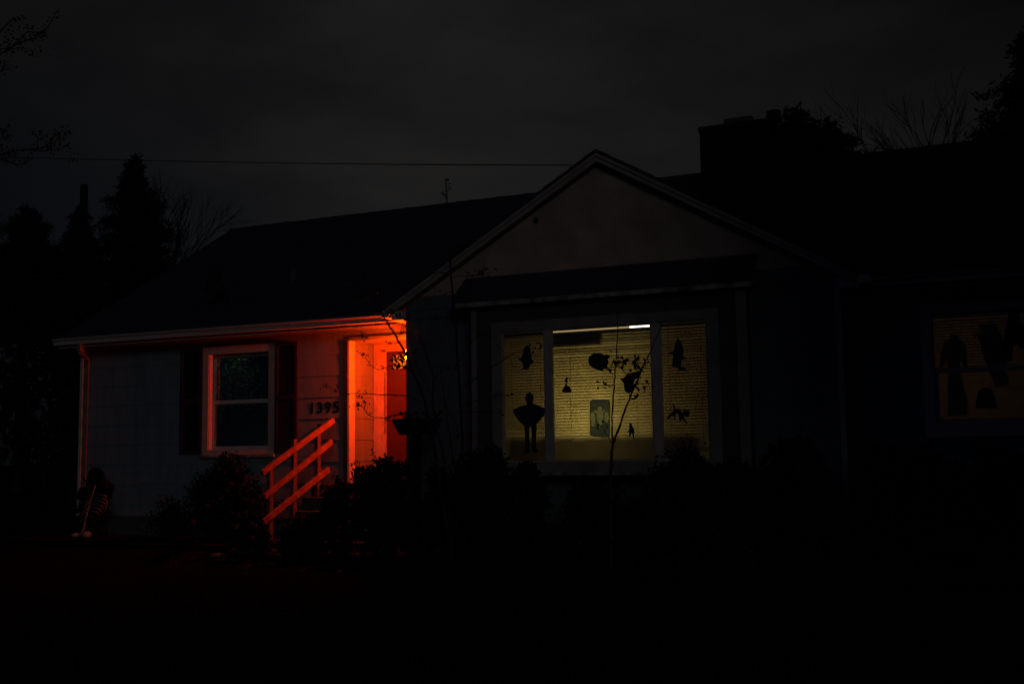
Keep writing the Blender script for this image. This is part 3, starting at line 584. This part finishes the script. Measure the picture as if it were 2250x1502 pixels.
q.tube([(pa.x+.01, pY+.02, ztop-.01), (pa.x+.05, pY+.04, ztop+.08)], .004, 5)
q.build('dry_leaves', 'fall', plt)

# ------------------------------------------------------------------ satellite dish
dp = U(470, 615, .1); zz = EZ+SL*(dp.y-EY)
ds = thing('satellite_dish', (dp.x+.05, dp.y+.35, EZ+SL*(dp.y+.35-EY)), 'dark satellite dish on the left end of the roof, rim catching the red light', 'satellite dish')
q = MB(); cdir = Vector((-.35, -1, .35)).normalized(); rr1 = cdir.cross(Vector((0, 0, 1))).normalized(); uu = rr1.cross(cdir)
k = 0; rings = [(0, -.05), (.1, -.042), (.17, -.025), (.215, 0), (.222, .004), (.222, .012), (.17, -.015), (.0, -.04)]
cpt = dp+Vector((0, 0, 0)); 
for r_, h_ in rings:
    for j in range(24):
        a = 2*math.pi*j/24; q.v.append(tuple(cpt+rr1*(r_*1.0*math.cos(a))+uu*(r_*1.1*math.sin(a))+cdir*h_))
for i in range(len(rings)-1):
    for j in range(24):
        a = i*24+j; b2 = i*24+(j+1) % 24; q.f.append((a, b2, b2+24, a+24))
q.build('dish', 'dark', ds, smooth=True)
MB().tube([cpt-cdir*.06, (cpt.x+.06, cpt.y+.2, cpt.z-.1), (cpt.x+.05, cpt.y+.35, EZ+SL*(cpt.y+.35-EY)-.02)], .02, 8).build('mast', 'dark', ds)
MB().tube([cpt-uu*.22, cpt-uu*.2+cdir*.22, cpt-uu*.05+cdir*.3], .01, 6).build('feed_arm', 'dark', ds)

# ------------------------------------------------------------------ skeleton on the lawn
SKY_ = -.50
def S(px, py, dy=0): return U(px, py, SKY_+dy)
gb = S(172, 1172)
sk = thing('skeleton_decoration', (gb.x, SKY_, .0), 'pale plastic skeleton torso leaning on the lawn by the left house corner', 'yard decoration')
ydz = lambda p: p
sp = [S(180, 1170), S(186, 1150), S(190, 1130), S(195, 1112), S(200, 1095), S(205, 1080), S(210, 1066)]
q = MB(); q.tube(sp, [.016, .014, .013, .013, .012, .010, .008], 8)
for i in range(26):
    t = i/25*.62; k = t*(len(sp)-1); a = int(k); p = sp[a].lerp(sp[a+1], k-a); q.lathe(p-Vector((0, 0, .008)), [(.012, 0), (.024, .006), (.012, .014)], 8)
q.build('spine', 'bone', sk, smooth=True)
q = MB()
for k in range(6):
    a = Vector(S(203-k*2.6, 1088+k*7.2)); side = 34-abs(k-1.5)*2.0
    pts = []; 
    for j in range(9):
        t = j/8; pts.append(S(203-k*2.6+side*math.sin(t*math.pi*.62)*1.02, 1086+k*7.2+t*16-6*math.sin(t*math.pi), -.16*math.sin(t*math.pi)))
    q.tube(pts, .0075, 6)
    pts = []
    for j in range(7):
        t = j/6; pts.append(S(203-k*2.6-12*math.sin(t*math.pi*.7), 1088+k*7.2+t*15, .12*math.sin(t*math.pi*.8)))
    q.tube(pts, .0065, 6)
q.tube([S(232, 1087), S(236, 1105), S(230, 1122), S(224, 1128)], .008, 6)
q.tube([S(193, 1134), S(203, 1134), S(212, 1123), S(220, 1131)], .007, 6)
q.build('rib_cage', 'bone', sk, smooth=True)
q = MB()
for cxp, cyp, rx_, rz_ in ((191, 1165, .075, .06), (168, 1167, .085, .045)):
    c = S(cxp, cyp); prof = [(rx_*math.sin(math.pi*i/8), rz_*(1-math.cos(math.pi*i/8))) for i in range(9)]; c.z = .02; prof[0] = (.004, 0); prof[-1] = (.004, 2*rz_); q.lathe(c, prof, 12)
q.build('pelvis', 'bone', sk, smooth=True)
# pale stone and post
s0 = U(541, 1188, -2.0); q = MB(); q.lathe((s0.x, s0.y-.6, .0), [(.07, 0), (.10, .02), (.08, .05), (.03, .065)], 9); tag(q.build('stone', 'conc'), 'small pale stone on the dark lawn in front of the steps', 'stone')
yy = -6.5
pz = [U(1055, 1240, yy), U(1085, 1240, yy)]
q = MB(); q.box(pz[0].x+.02, pz[1].x-.02, yy-.05, yy+.05, -.02, pz[0].z); q.box(pz[0].x-.01, pz[1].x+.01, yy-.06, yy+.06, pz[0].z+.001, pz[0].z+.02)
tag(q.build('marker_post', 'pole'), 'low square wooden post standing alone on the front lawn', 'post')

# ------------------------------------------------------------------ plants
def leaf_cluster(q, p, n, spread, size, rn):
    for _ in range(n): q.leaf(Vector(p)+Vector((rn.gauss(0, spread), rn.gauss(0, spread), rn.gauss(0, spread))), size, rn)
def shrub(px, wpx, top, Y, seed, label, kind='leaf', leaf=.06, n=3800, spiky=.5, name='shrub'):
    rn = random.Random(seed); a, b_ = U(px-wpx/2, top, Y), U(px+wpx/2, top, Y); c = (a+b_)/2; rx = abs(b_.x-a.x)/2; H = c.z
    base = Vector((c.x, Y, 0.02)); t_ = thing(name, base, label, 'shrub', 'shrubs along the front of the house'); q = MB(); s_ = MB()
    lobes = [(Vector((c.x+rn.uniform(-.55, .55)*rx, Y+rn.uniform(-.4, .4)*min(rx, .6), H*rn.uniform(.35, .74))), rx*rn.uniform(.3, .52)) for _ in range(9)]
    lobes.append((Vector((c.x+rn.uniform(-.2, .2)*rx, Y, H*.80)), rx*.34))
    for i in range(n):
        L0, r0 = rn.choice(lobes); d = Vector((rn.gauss(0, 1), rn.gauss(0, .8), rn.gauss(0, 1))).normalized(); k = rn.random()**.35
        p = L0+d*r0*k; p.z = min(p.z, H*.97+rn.uniform(-.04, .03))
        if p.z > .03: q.leaf(p, leaf, rn)
    for i in range(int(n/6)):
        p = Vector((c.x+rn.gauss(0, .45)*rx, Y+rn.gauss(0, .3)*rx, rn.uniform(.04, H*.5))); q.leaf(p, leaf*1.2, rn)
    for i in range(int(26*spiky)):
        L0, r0 = rn.choice(lobes); ang = rn.uniform(-1, 1); p0 = L0+Vector((r0*.6*ang, rn.uniform(-.1, .1), r0*.6)); p1 = p0+Vector((ang*.10+rn.uniform(-.05, .05), rn.uniform(-.05, .05), rn.uniform(.06, .2)))
        p1.z = min(p1.z, H+.02); s_.tube([p0, p1], [.005, .002], 4)
        for j in range(7): q.leaf(p0.lerp(p1, j/6), leaf*.8, rn)
    for i in range(7):
        L0, r0 = rn.choice(lobes); s_.tube([(c.x+rn.uniform(-.1, .1), Y+rn.uniform(-.05, .05), 0), base.lerp(L0, .5)+Vector((rn.uniform(-.05, .05), 0, 0)), L0], [.018, .012, .005], 5)
    q.build('foliage', kind, t_); s_.build('stem', 'bark', t_)
    return t_
shrub(207, 56, 1008, -.22, 11, 'dark narrow shrub at the left corner of the house under the downspout')
shrub(505, 175, 985, -.80, 12, 'dark rounded shrub under the left window', n=4200)
shrub(372, 120, 1090, -.6, 29, 'low straggly plant against the wall between the left corner and the window', n=800, leaf=.05)
shrub(742, 100, 1038, -2.15, 13, 'low dark shrub in front of the steps, right of the handrail', n=1800)
shrub(845, 150, 985, -2.15, 14, 'bushy shrub in front of the porch whose tip shows black against the lit doorway', n=4600, spiky=1.2)
shrub(975, 140, 1010, -2.2, 15, 'dark shrub below the planter box', n=3000)
shrub(1070, 170, 958, -2.3, 16, 'tall dark shrub at the left end of the wide window', n=4200)
shrub(1150, 130, 990, -2.3, 17, 'dark shrub below the caped paper figure', n=3000)
shrub(1315, 190, 1045, -2.35, 18, 'low dark shrub under the middle pane', n=3000)
shrub(1500, 230, 966, -2.3, 19, 'needle leaved shrub whose spiky tip overlaps the right pane', 'needle', leaf=.055, n=5000, spiky=1.6)
shrub(1600, 190, 985, -2.2, 20, 'dark shrub below the right corner board of the window box', n=3000)
shrub(1770, 240, 935, -2.0, 21, 'large dark shrub hiding the foot of the gable right corner', n=5000)
shrub(1960, 260, 955, -1.6, 22, 'wide dark shrub between the gable and the far right window', n=4500)
shrub(2170, 280, 950, -1.6, 23, 'dark shrub below the far right window', n=4500)
shrub(660, 120, 1136, -2.65, 24, 'low dark plant at the foot of the steps', n=1800)
shrub(560, 80, 1150, -2.4, 25, 'low dark plant at the lower end of the handrail', n=1200)
def pt_(px, py, Y, j=0): p = U(px, py, Y+j); return p
def branch(q, pts, Y, r0, r1, rn, jit=.06, n=6):
    P = []; ph = rn.uniform(0, 6)
    for i, (a, b_) in enumerate(pts): P.append(U(a, b_, Y+jit*math.sin(ph+i*1.1)*min(1, i)))
    # subdivide with a slight wobble
    Q = []; 
    for i in range(len(P)-1):
        for k in range(4):
            Q.append(P[i].lerp(P[i+1], k/4)+Vector((rn.uniform(-1, 1), rn.uniform(-1, 1), rn.uniform(-1, 1)))*.006*(k > 0))
    Q.append(P[-1]); m = len(Q)-1
    q.tube(Q, [r0+(r1-r0)*i/m for i in range(m+1)], n); return Q
# multi stemmed bare tree in front of the porch corner
rn = random.Random(21); TY = -2.45
bt = thing('young_tree', U(985, 1050, TY)*Vector((1, 1, 0)).x if False else Vector((U(985, 1050, TY).x, TY, 0)), 'thin bare multi stemmed young tree before the porch corner, twigs black against the red light', 'tree', 'young trees in the front bed')
q = MB(); lf = MB()
gx0 = U(985, 1050, TY); def_root = lambda px: None
bx_ = gx0.x
def stem(pts, r0, r1, rooted=False, par=q, Y=TY):
    Q = branch(par, pts, Y, r0, r1, rn); 
    if rooted: par.tube([(bx_+rn.uniform(-.05, .05), Y, 0), Q[0]], [r0*1.2, r0], 6)
    return Q
trunk = MB()
stem([(1020, 1060), (1016, 960), (1011, 860), (1004, 770), (1000, 700), (992, 620), (986, 540), (983, 470), (982, 440), (980, 393)], .022, .005, True, trunk)
stem([(966, 1060), (955, 990), (944, 930), (935, 885), (921, 845), (909, 820), (898, 790), (880, 756), (862, 725), (845, 700), (833, 672), (812, 645), (795, 628)], .024, .006, True, trunk)
stem([(985, 1060), (972, 990), (958, 930), (950, 880), (953, 830), (940, 790), (930, 760), (920, 735)], .016, .004, True, trunk)
stem([(1005, 1060), (992, 985), (982, 920), (975, 860), (965, 800)], .014, .004, True, trunk)
tw = [
 [(925, 884), (900, 869), (870, 868), (835, 867), (800, 865), (780, 864), (762, 867), (745, 861), (728, 852), (712, 846)],
 [(899, 906), (880, 910), (850, 917), (825, 917), (808, 910), (800, 898), (790, 890), (777, 895)],
 [(905, 818), (890, 805), (868, 802), (845, 808), (832, 812), (818, 805), (808, 793), (797, 778)],
 [(866, 732), (850, 737), (820, 737), (800, 740), (796, 735)], [(872, 742), (886, 728), (893, 708), (890, 698)], [(880, 728), (884, 712), (883, 698), (878, 694)],
 [(880, 750), (868, 755), (855, 755)], [(840, 694), (850, 688), (858, 683)], [(812, 645), (800, 634), (786, 628), (776, 626)], [(822, 655), (810, 655), (795, 657), (780, 658)], [(838, 680), (838, 668), (833, 655), (832, 645)], [(808, 640), (798, 622), (792, 612)],
 [(990, 600), (965, 597), (942, 603), (925, 612)], [(993, 640), (972, 648), (958, 638)], [(1000, 700), (975, 695), (960, 700)], [(988, 570), (1000, 555), (1018, 545)], [(990, 610), (1010, 606), (1040, 606), (1060, 600)], [(995, 655), (1015, 640), (1030, 625)],
 [(1011, 850), (1040, 835), (1070, 810), (1100, 795), (1130, 775), (1160, 765), (1190, 768)], [(1012, 890), (1050, 880), (1090, 868), (1120, 870)], [(1005, 800), (1020, 770), (1040, 745), (1060, 735)],
 [(950, 870), (930, 835), (915, 800), (912, 770)], [(955, 830), (975, 812), (1000, 805)], [(940, 790), (935, 765), (925, 745)], [(965, 870), (1000, 925), (1010, 960)], [(982, 440), (975, 425)], [(983, 420), (990, 412)], [(1006, 905), (1060, 905), (1100, 905)]]
for t_ in tw:
    Q = branch(q, t_, TY, .0085 if len(t_) > 5 else .006, .0022, rn)
    for k in range(len(Q)//2, len(Q)):
        if rn.random() < .32:
            d = Vector((rn.uniform(-1, 1), rn.uniform(-.5, .5), rn.uniform(-.2, 1)))*.05; q.tube([Q[k], Q[k]+d], [.003, .0015], 4)
            if rn.random() < .7: leaf_cluster(lf, Q[k]+d, 3, .010, .026, rn)
    leaf_cluster(lf, Q[-1], 8, .022, .032, rn)
for c in ((882, 697), (885, 730), (797, 778), (843, 808), (801, 743), (787, 886), (795, 880), (803, 886), (783, 870), (736, 855), (802, 861), (880, 803), (878, 780), (884, 788), (875, 790), (889, 800), (872, 797), (885, 808), (980, 397), (870, 802), (1097, 764), (1172, 762), (1187, 752), (1060, 600), (1065, 592), (1090, 590), (1052, 598)):
    leaf_cluster(lf, U(c[0], c[1], TY), 7, .018, .032, rn)
for k in range(40): leaf_cluster(lf, U(862+rn.random()*28, 780+rn.random()*32, TY), 2, .008, .038, rn)
for k in range(14): leaf_cluster(lf, U(981+rn.uniform(-3, 3), 400+k*4, TY), 1, .01, .02, rn)
trunk.build('trunk', 'bark', bt); q.build('twigs', 'bark', bt); lf.build('leaves', 'leaf', bt)
# second young tree before the wide window
TY = -2.6; r0_ = U(1341, 1060, TY); bx_ = r0_.x
b2 = thing('young_tree', (r0_.x, TY, 0), 'forked young tree with a few leaves and reddish stems before the middle pane', 'tree', 'young trees in the front bed')
tr, q, lf = MB(), MB(), MB()
stem([(1341, 1060), (1343, 1010), (1346, 975)], .018, .015, True, tr, TY)
stem([(1346, 975), (1345, 930), (1347, 880), (1351, 830), (1354, 790), (1357, 740), (1358, 700), (1357, 645)], .011, .0035, False, tr, TY)
stem([(1347, 975), (1360, 940), (1372, 905), (1386, 868), (1398, 840), (1412, 805), (1425, 780), (1433, 765), (1450, 725), (1462, 700)], .014, .004, False, tr, TY)
for t_ in ([(1343, 972), (1335, 955), (1323, 935)], [(1356, 800), (1368, 812), (1382, 828), (1392, 838)], [(1350, 845), (1338, 848), (1326, 845)], [(1398, 842), (1412, 845), (1424, 852)], [(1355, 795), (1340, 800), (1333, 790)], [(1402, 832), (1395, 818), (1400, 800)], [(1415, 800), (1400, 792), (1394, 790)], [(1357, 790), (1366, 794), (1370, 798)]):
    Q = branch(q, t_, TY, .005, .002, rn); leaf_cluster(lf, Q[-1], 9, .028, .045, rn)
for (a, b_, n_, s_) in ((1340, 797, 12, .035), (1357, 796, 18, .035), (1345, 815, 7, .02), (1366, 800, 12, .025), (1403, 822, 10, .025), (1412, 812, 8, .02), (1390, 871, 16, .025), (1400, 846, 8, .02), (1385, 842, 10, .02), (1330, 845, 4, .015), (1422, 798, 6, .02), (1398, 792, 3, .02), (1420, 850, 4, .015)):
    leaf_cluster(lf, U(a, b_, TY), n_, s_, .045, rn)
tr.build('trunk', 'redbark', b2); q.build('twigs', 'redbark', b2); lf.build('leaves', 'leaf', b2)

# ------------------------------------------------------------------ trees behind the house
def conifer(px, top, Y, wpx, label, seed, hang=.35, low=560, n=240, lean=0, leaf=.20):
    # wpx is the crown's width in the photo at row low
    rn = random.Random(seed); tp = U(px, top, Y); H = tp.z; W = wpx/FPX*(Y+D)*1.05; uL = (H-U(px, low, Y).z)/H; zlow = H*(1-uL)-1.2
    t_ = thing('conifer', (tp.x, Y, 0), label, 'tree', 'evergreen trees behind the house'); q = MB(); tr = MB()
    tr.tube([(tp.x, Y, 0), (tp.x+lean*.5, Y, H*.5), (tp.x, Y, H)], [H*.022, H*.013, .02], 7)
    for i in range(n):
        u = ((i+rn.random())/n)**.8; z = H-.15-(H-zlow)*u; uu = (H-z)/H; R = W/2*(.06+.94*(uu/uL)**.85)*rn.choice((.62, .8, .95, 1.0, 1.2))*rn.uniform(.8, 1.1); a = rn.uniform(0, 6.283)
        d = Vector((math.cos(a), math.sin(a)*.8, 0)); p0 = Vector((tp.x, Y, z)); droop = hang*R; tipup = rn.uniform(.05, .25)*R
        P = [p0, p0+d*R*.5+Vector((0, 0, -.30*droop)), p0+d*R+Vector((0, 0, -droop+tipup))]
        tr.tube(P, [.03, .018, .006], 4); m = int(36+R*62)
        for j in range(m):
            s_ = rn.random()**.75; b_ = P[0].lerp(P[1], s_*2) if s_ < .5 else P[1].lerp(P[2], s_*2-1)
            w_ = .05+(1-s_*.75)*R*.13; q.leaf(b_+Vector((rn.gauss(0, w_), rn.gauss(0, w_), -abs(rn.gauss(0, .06+.14*hang))*(1.2-s_*.5))), leaf, rn, .15)
    for j in range(30): q.leaf((tp.x+rn.gauss(0, .04), Y+rn.gauss(0, .04), H-rn.random()*.9), .20, rn, .2)
    zz_ = zlow
    for j in range(1500): q.leaf((tp.x+rn.gauss(0, W*.2), Y+rn.gauss(0, W*.15), zlow*rn.uniform(.15, 1.1)), .4, rn)
    tr.build('trunk', 'bark', t_); q.build('crown', 'needle', t_); return t_
conifer(297, 335, 16, 270, 'pointed dark conifer left of the house, crossing the power line', 31)
conifer(60, 445, 20, 420, 'broad dark evergreen at the far left edge beside the utility pole', 32, low=640)
conifer(178, 440, 11, 200, 'dark evergreen between the pole and the pointed conifer', 33, low=640, n=160)
conifer(1752, 232, 13, 240, 'dark ragged evergreen close behind the chimney', 34, hang=.05, low=355, n=150, leaf=.15)
conifer(1815, 258, 14, 150, 'shorter dark evergreen to the right of the chimney', 35, hang=.05, low=350, n=110, leaf=.15)
conifer(2275, 20, 17, 330, 'tall drooping conifer at the right edge of the sky', 36, hang=.7, low=340)
conifer(2200, 262, 15, 200, 'dark evergreen behind the right end of the roof', 39, hang=.2, low=335, n=120)
def bare(px, top, Y, wpx, label, seed, grp='bare trees behind the house', name='bare_tree', leafy=0, base=None):
    rn = random.Random(seed); tp = U(px, top, Y); H = tp.z; W = wpx/FPX*(Y+D)
    t_ = thing(name, (tp.x, Y, 0), label, 'tree', grp); tr, q, lf = MB(), MB(), MB()
    def grow(p, d, ln, r, dep):
        P = [p]; 
        for i in range(4 if p.z < H*.96 else 1):
            d = (d+Vector((rn.uniform(-1, 1), rn.uniform(-1, 1), rn.uniform(-.6, .7)))*.26).normalized(); p = p+d*ln/4; P.append(p)
        if P[-1].z > H*1.03 or len(P) < 5: return
        (tr if dep < 1 else q).tube(P, [r*(1-.1*i) for i in range(5)], 5 if dep < 3 else 4)
        if dep >= 6 or r < .005:
            if leafy: leaf_cluster(lf, p, leafy, .08, .09, rn)
            return
        for k in range(rn.choice((3, 3, 4))):
            a = rn.uniform(0, 6.28); sp_ = rn.uniform(.35, .85); ax = d.orthogonal().normalized(); ax.rotate(Matrix.Rotation(a, 3, d))
            grow(P[rn.choice((2, 3, 4, 4))], (d+ax*sp_*W/H*1.6).normalized(), ln*rn.uniform(.62, .85), r*rn.uniform(.5, .66), dep+1)
    grow(Vector((tp.x, Y, 0)), Vector((0, 0, 1)), H*.33, H*.016, 0)
    tr.build('trunk', 'bark', t_); q.build('branches', 'bark', t_)
    if leafy: lf.build('leaves', 'leaf', t_)
    return t_
bare(395, 385, 14, 260, 'bare tree right of the pointed conifer, twigs spreading over the roof end', 41)
bare(120, 430, 15, 260, 'bare tree in front of the broad evergreen at the far left', 42, leafy=2)
bare(1950, 282, 16, 240, 'thin bare tree above the roof, right of the evergreens by the chimney', 43)
bare(2050, 285, 17, 220, 'thin bare tree in the middle of the gap above the right roof', 44)
bare(2130, 275, 18, 220, 'thin bare tree beside the tall drooping conifer', 45)
bare(1885, 300, 19, 160, 'small bare tree low above the roof next to the chimney evergreens', 46)
# near tree at the left edge of the picture: only its branches reach in
TY = -3.0; rn = random.Random(50); x_ = U(-330, 600, TY).x
nt_ = thing('broadleaf_tree', (x_, TY, 0), 'near tree whose leafy branches reach in at the left edge', 'tree')
tr, q, lf = MB(), MB(), MB(); tr.tube([(x_, TY, 0), (x_+.05, TY, 1.6), (x_-.05, TY, 3.2), (x_+.1, TY, 5.6)], [.17, .13, .10, .04], 9)
for t_ in ([(-300, 330), (-150, 250), (-60, 150), (0, 120), (40, 95), (75, 85), (105, 60), (125, 25)], [(-150, 250), (-50, 130), (0, 70), (25, 45), (55, 42)], [(-60, 150), (0, 108), (45, 105), (75, 112)], [(20, 108), (60, 70), (100, 72)], [(-300, 430), (-150, 360), (-40, 340), (0, 340), (40, 330), (80, 328), (110, 318), (140, 300), (148, 284)], [(-100, 345), (0, 350), (40, 362), (75, 348)], [(-40, 340), (0, 310), (20, 270)], [(80, 328), (84, 305), (75, 286)], [(60, 330), (100, 332), (130, 330), (152, 316)], [(110, 318), (118, 300), (135, 290)], [(-100, 200), (0, 155), (20, 150)]):
    Q = branch(q, t_, TY, .022 if t_[0][0] < -80 else .009, .003, rn, .12)
    for k in range(len(Q)//3, len(Q)):
        if rn.random() < .9: leaf_cluster(lf, Q[k]+Vector((rn.gauss(0, .035), rn.gauss(0, .05), rn.gauss(0, .025))), 5, .028, .04, rn)
for (a, b_) in ((15, 80), (40, 75), (70, 85), (95, 75), (50, 60), (10, 105), (60, 110), (85, 115), (5, 140), (15, 150), (10, 320), (15, 335), (5, 300), (30, 345), (118, 302), (125, 320), (165, 345)):
    leaf_cluster(lf, U(a, b_, TY), 14, .05, .04, rn)
tr.build('trunk', 'bark', nt_); q.build('branches', 'bark', nt_); lf.build('leaves', 'leaf', nt_)
# pole and wire
pp = U(185, 407, 12); q = MB(); q.tube([(pp.x, 12, 0), (pp.x, 12, pp.z)], [.16, .12], 12); 
up = thing('utility_pole', (pp.x, 12, 0), 'dark stub of a wooden utility pole among the trees at the left', 'pole'); q.build('pole', 'pole', up)
MB().lathe((pp.x, 12, pp.z+.001), [(.115, 0), (.09, .02)], 12).build('cap', 'dark', up)
P = []; q = MB()
for i in range(33):
    t_ = i/32; px_ = -900+2155*t_; P.append(U(px_, 345+.0284*px_-1.12e-5*px_*px_, 6-6.9*t_))
q.tube(P, .0075, 5); tag(q.build('power_line', 'cable'), 'thin black service wire crossing the sky to the gable roof', 'wire')
# unseen tree added to shade the right half of the house
shade_tree = thing('broadleaf_tree', (6.6, -7.4, 0), 'wide dark leafy tree added unseen at the right to shade the house', 'tree')
rn = random.Random(77); tr, q = MB(), MB(); tr.tube([(6.6, -7.4, 0), (6.6, -7.4, 8)], [.28, .08], 9)
for i in range(16000):
    d = Vector((rn.gauss(0, 1), rn.gauss(0, 1), rn.gauss(0, 1))).normalized()*rn.random()**.4; q.leaf((6.7+5.1*d.x, -7.4+3.2*d.y, 6.2+5.2*d.z), .40, rn)
tr.build('trunk', 'bark', shade_tree); q.build('crown', 'needle', shade_tree)

# ------------------------------------------------------------------ lawn cover
rn = random.Random(91); q = MB()
for i in range(26000):
    y = -12.4+9.4*rn.random()**1.6; xr = (y+D); x = rn.uniform(-1.02*xr-.4, .08*xr+.4)
    h = rn.uniform(.03, .08)*(2.4 if rn.random() < .012 else 1); a = rn.uniform(0, 3.14); dx, dy_ = math.cos(a)*.004, math.sin(a)*.004; lx_, ly_ = rn.gauss(0, .025), rn.gauss(0, .025)
    q.add([(x-dx, y-dy_, -.04), (x+dx, y+dy_, -.04), (x+lx_, y+ly_, h)], [(0, 1, 2)])
tag(q.build('grass', 'blade', org=(0, 0, 0)), 'short unkempt grass on the dark front lawn', 'grass', kind='stuff')
q = MB()
for i in range(900):
    y = -11+9*rn.random(); xr = y+D; x = rn.uniform(-1.0*xr-.3, .05*xr+.3)
    if rn.random() < .5: x, y = rn.gauss(-9.0, 1.8), rn.gauss(-3.2, .9)
    p = Vector((x, y, .03+rn.random()*.02)); a = rn.uniform(0, 6.28); s_ = rn.uniform(.012, .03); u_ = Vector((math.cos(a), math.sin(a), rn.uniform(-.3, .3)))*s_; v_ = Vector((-math.sin(a), math.cos(a), rn.uniform(-.3, .3)))*s_*.6
    q.add([p-u_, p-v_, p+u_, p+v_], [(0, 1, 2, 3)])
tag(q.build('fallen_leaves', 'fall', org=(0, 0, 0)), 'brown fallen leaves scattered over the lawn', 'leaves', kind='stuff')
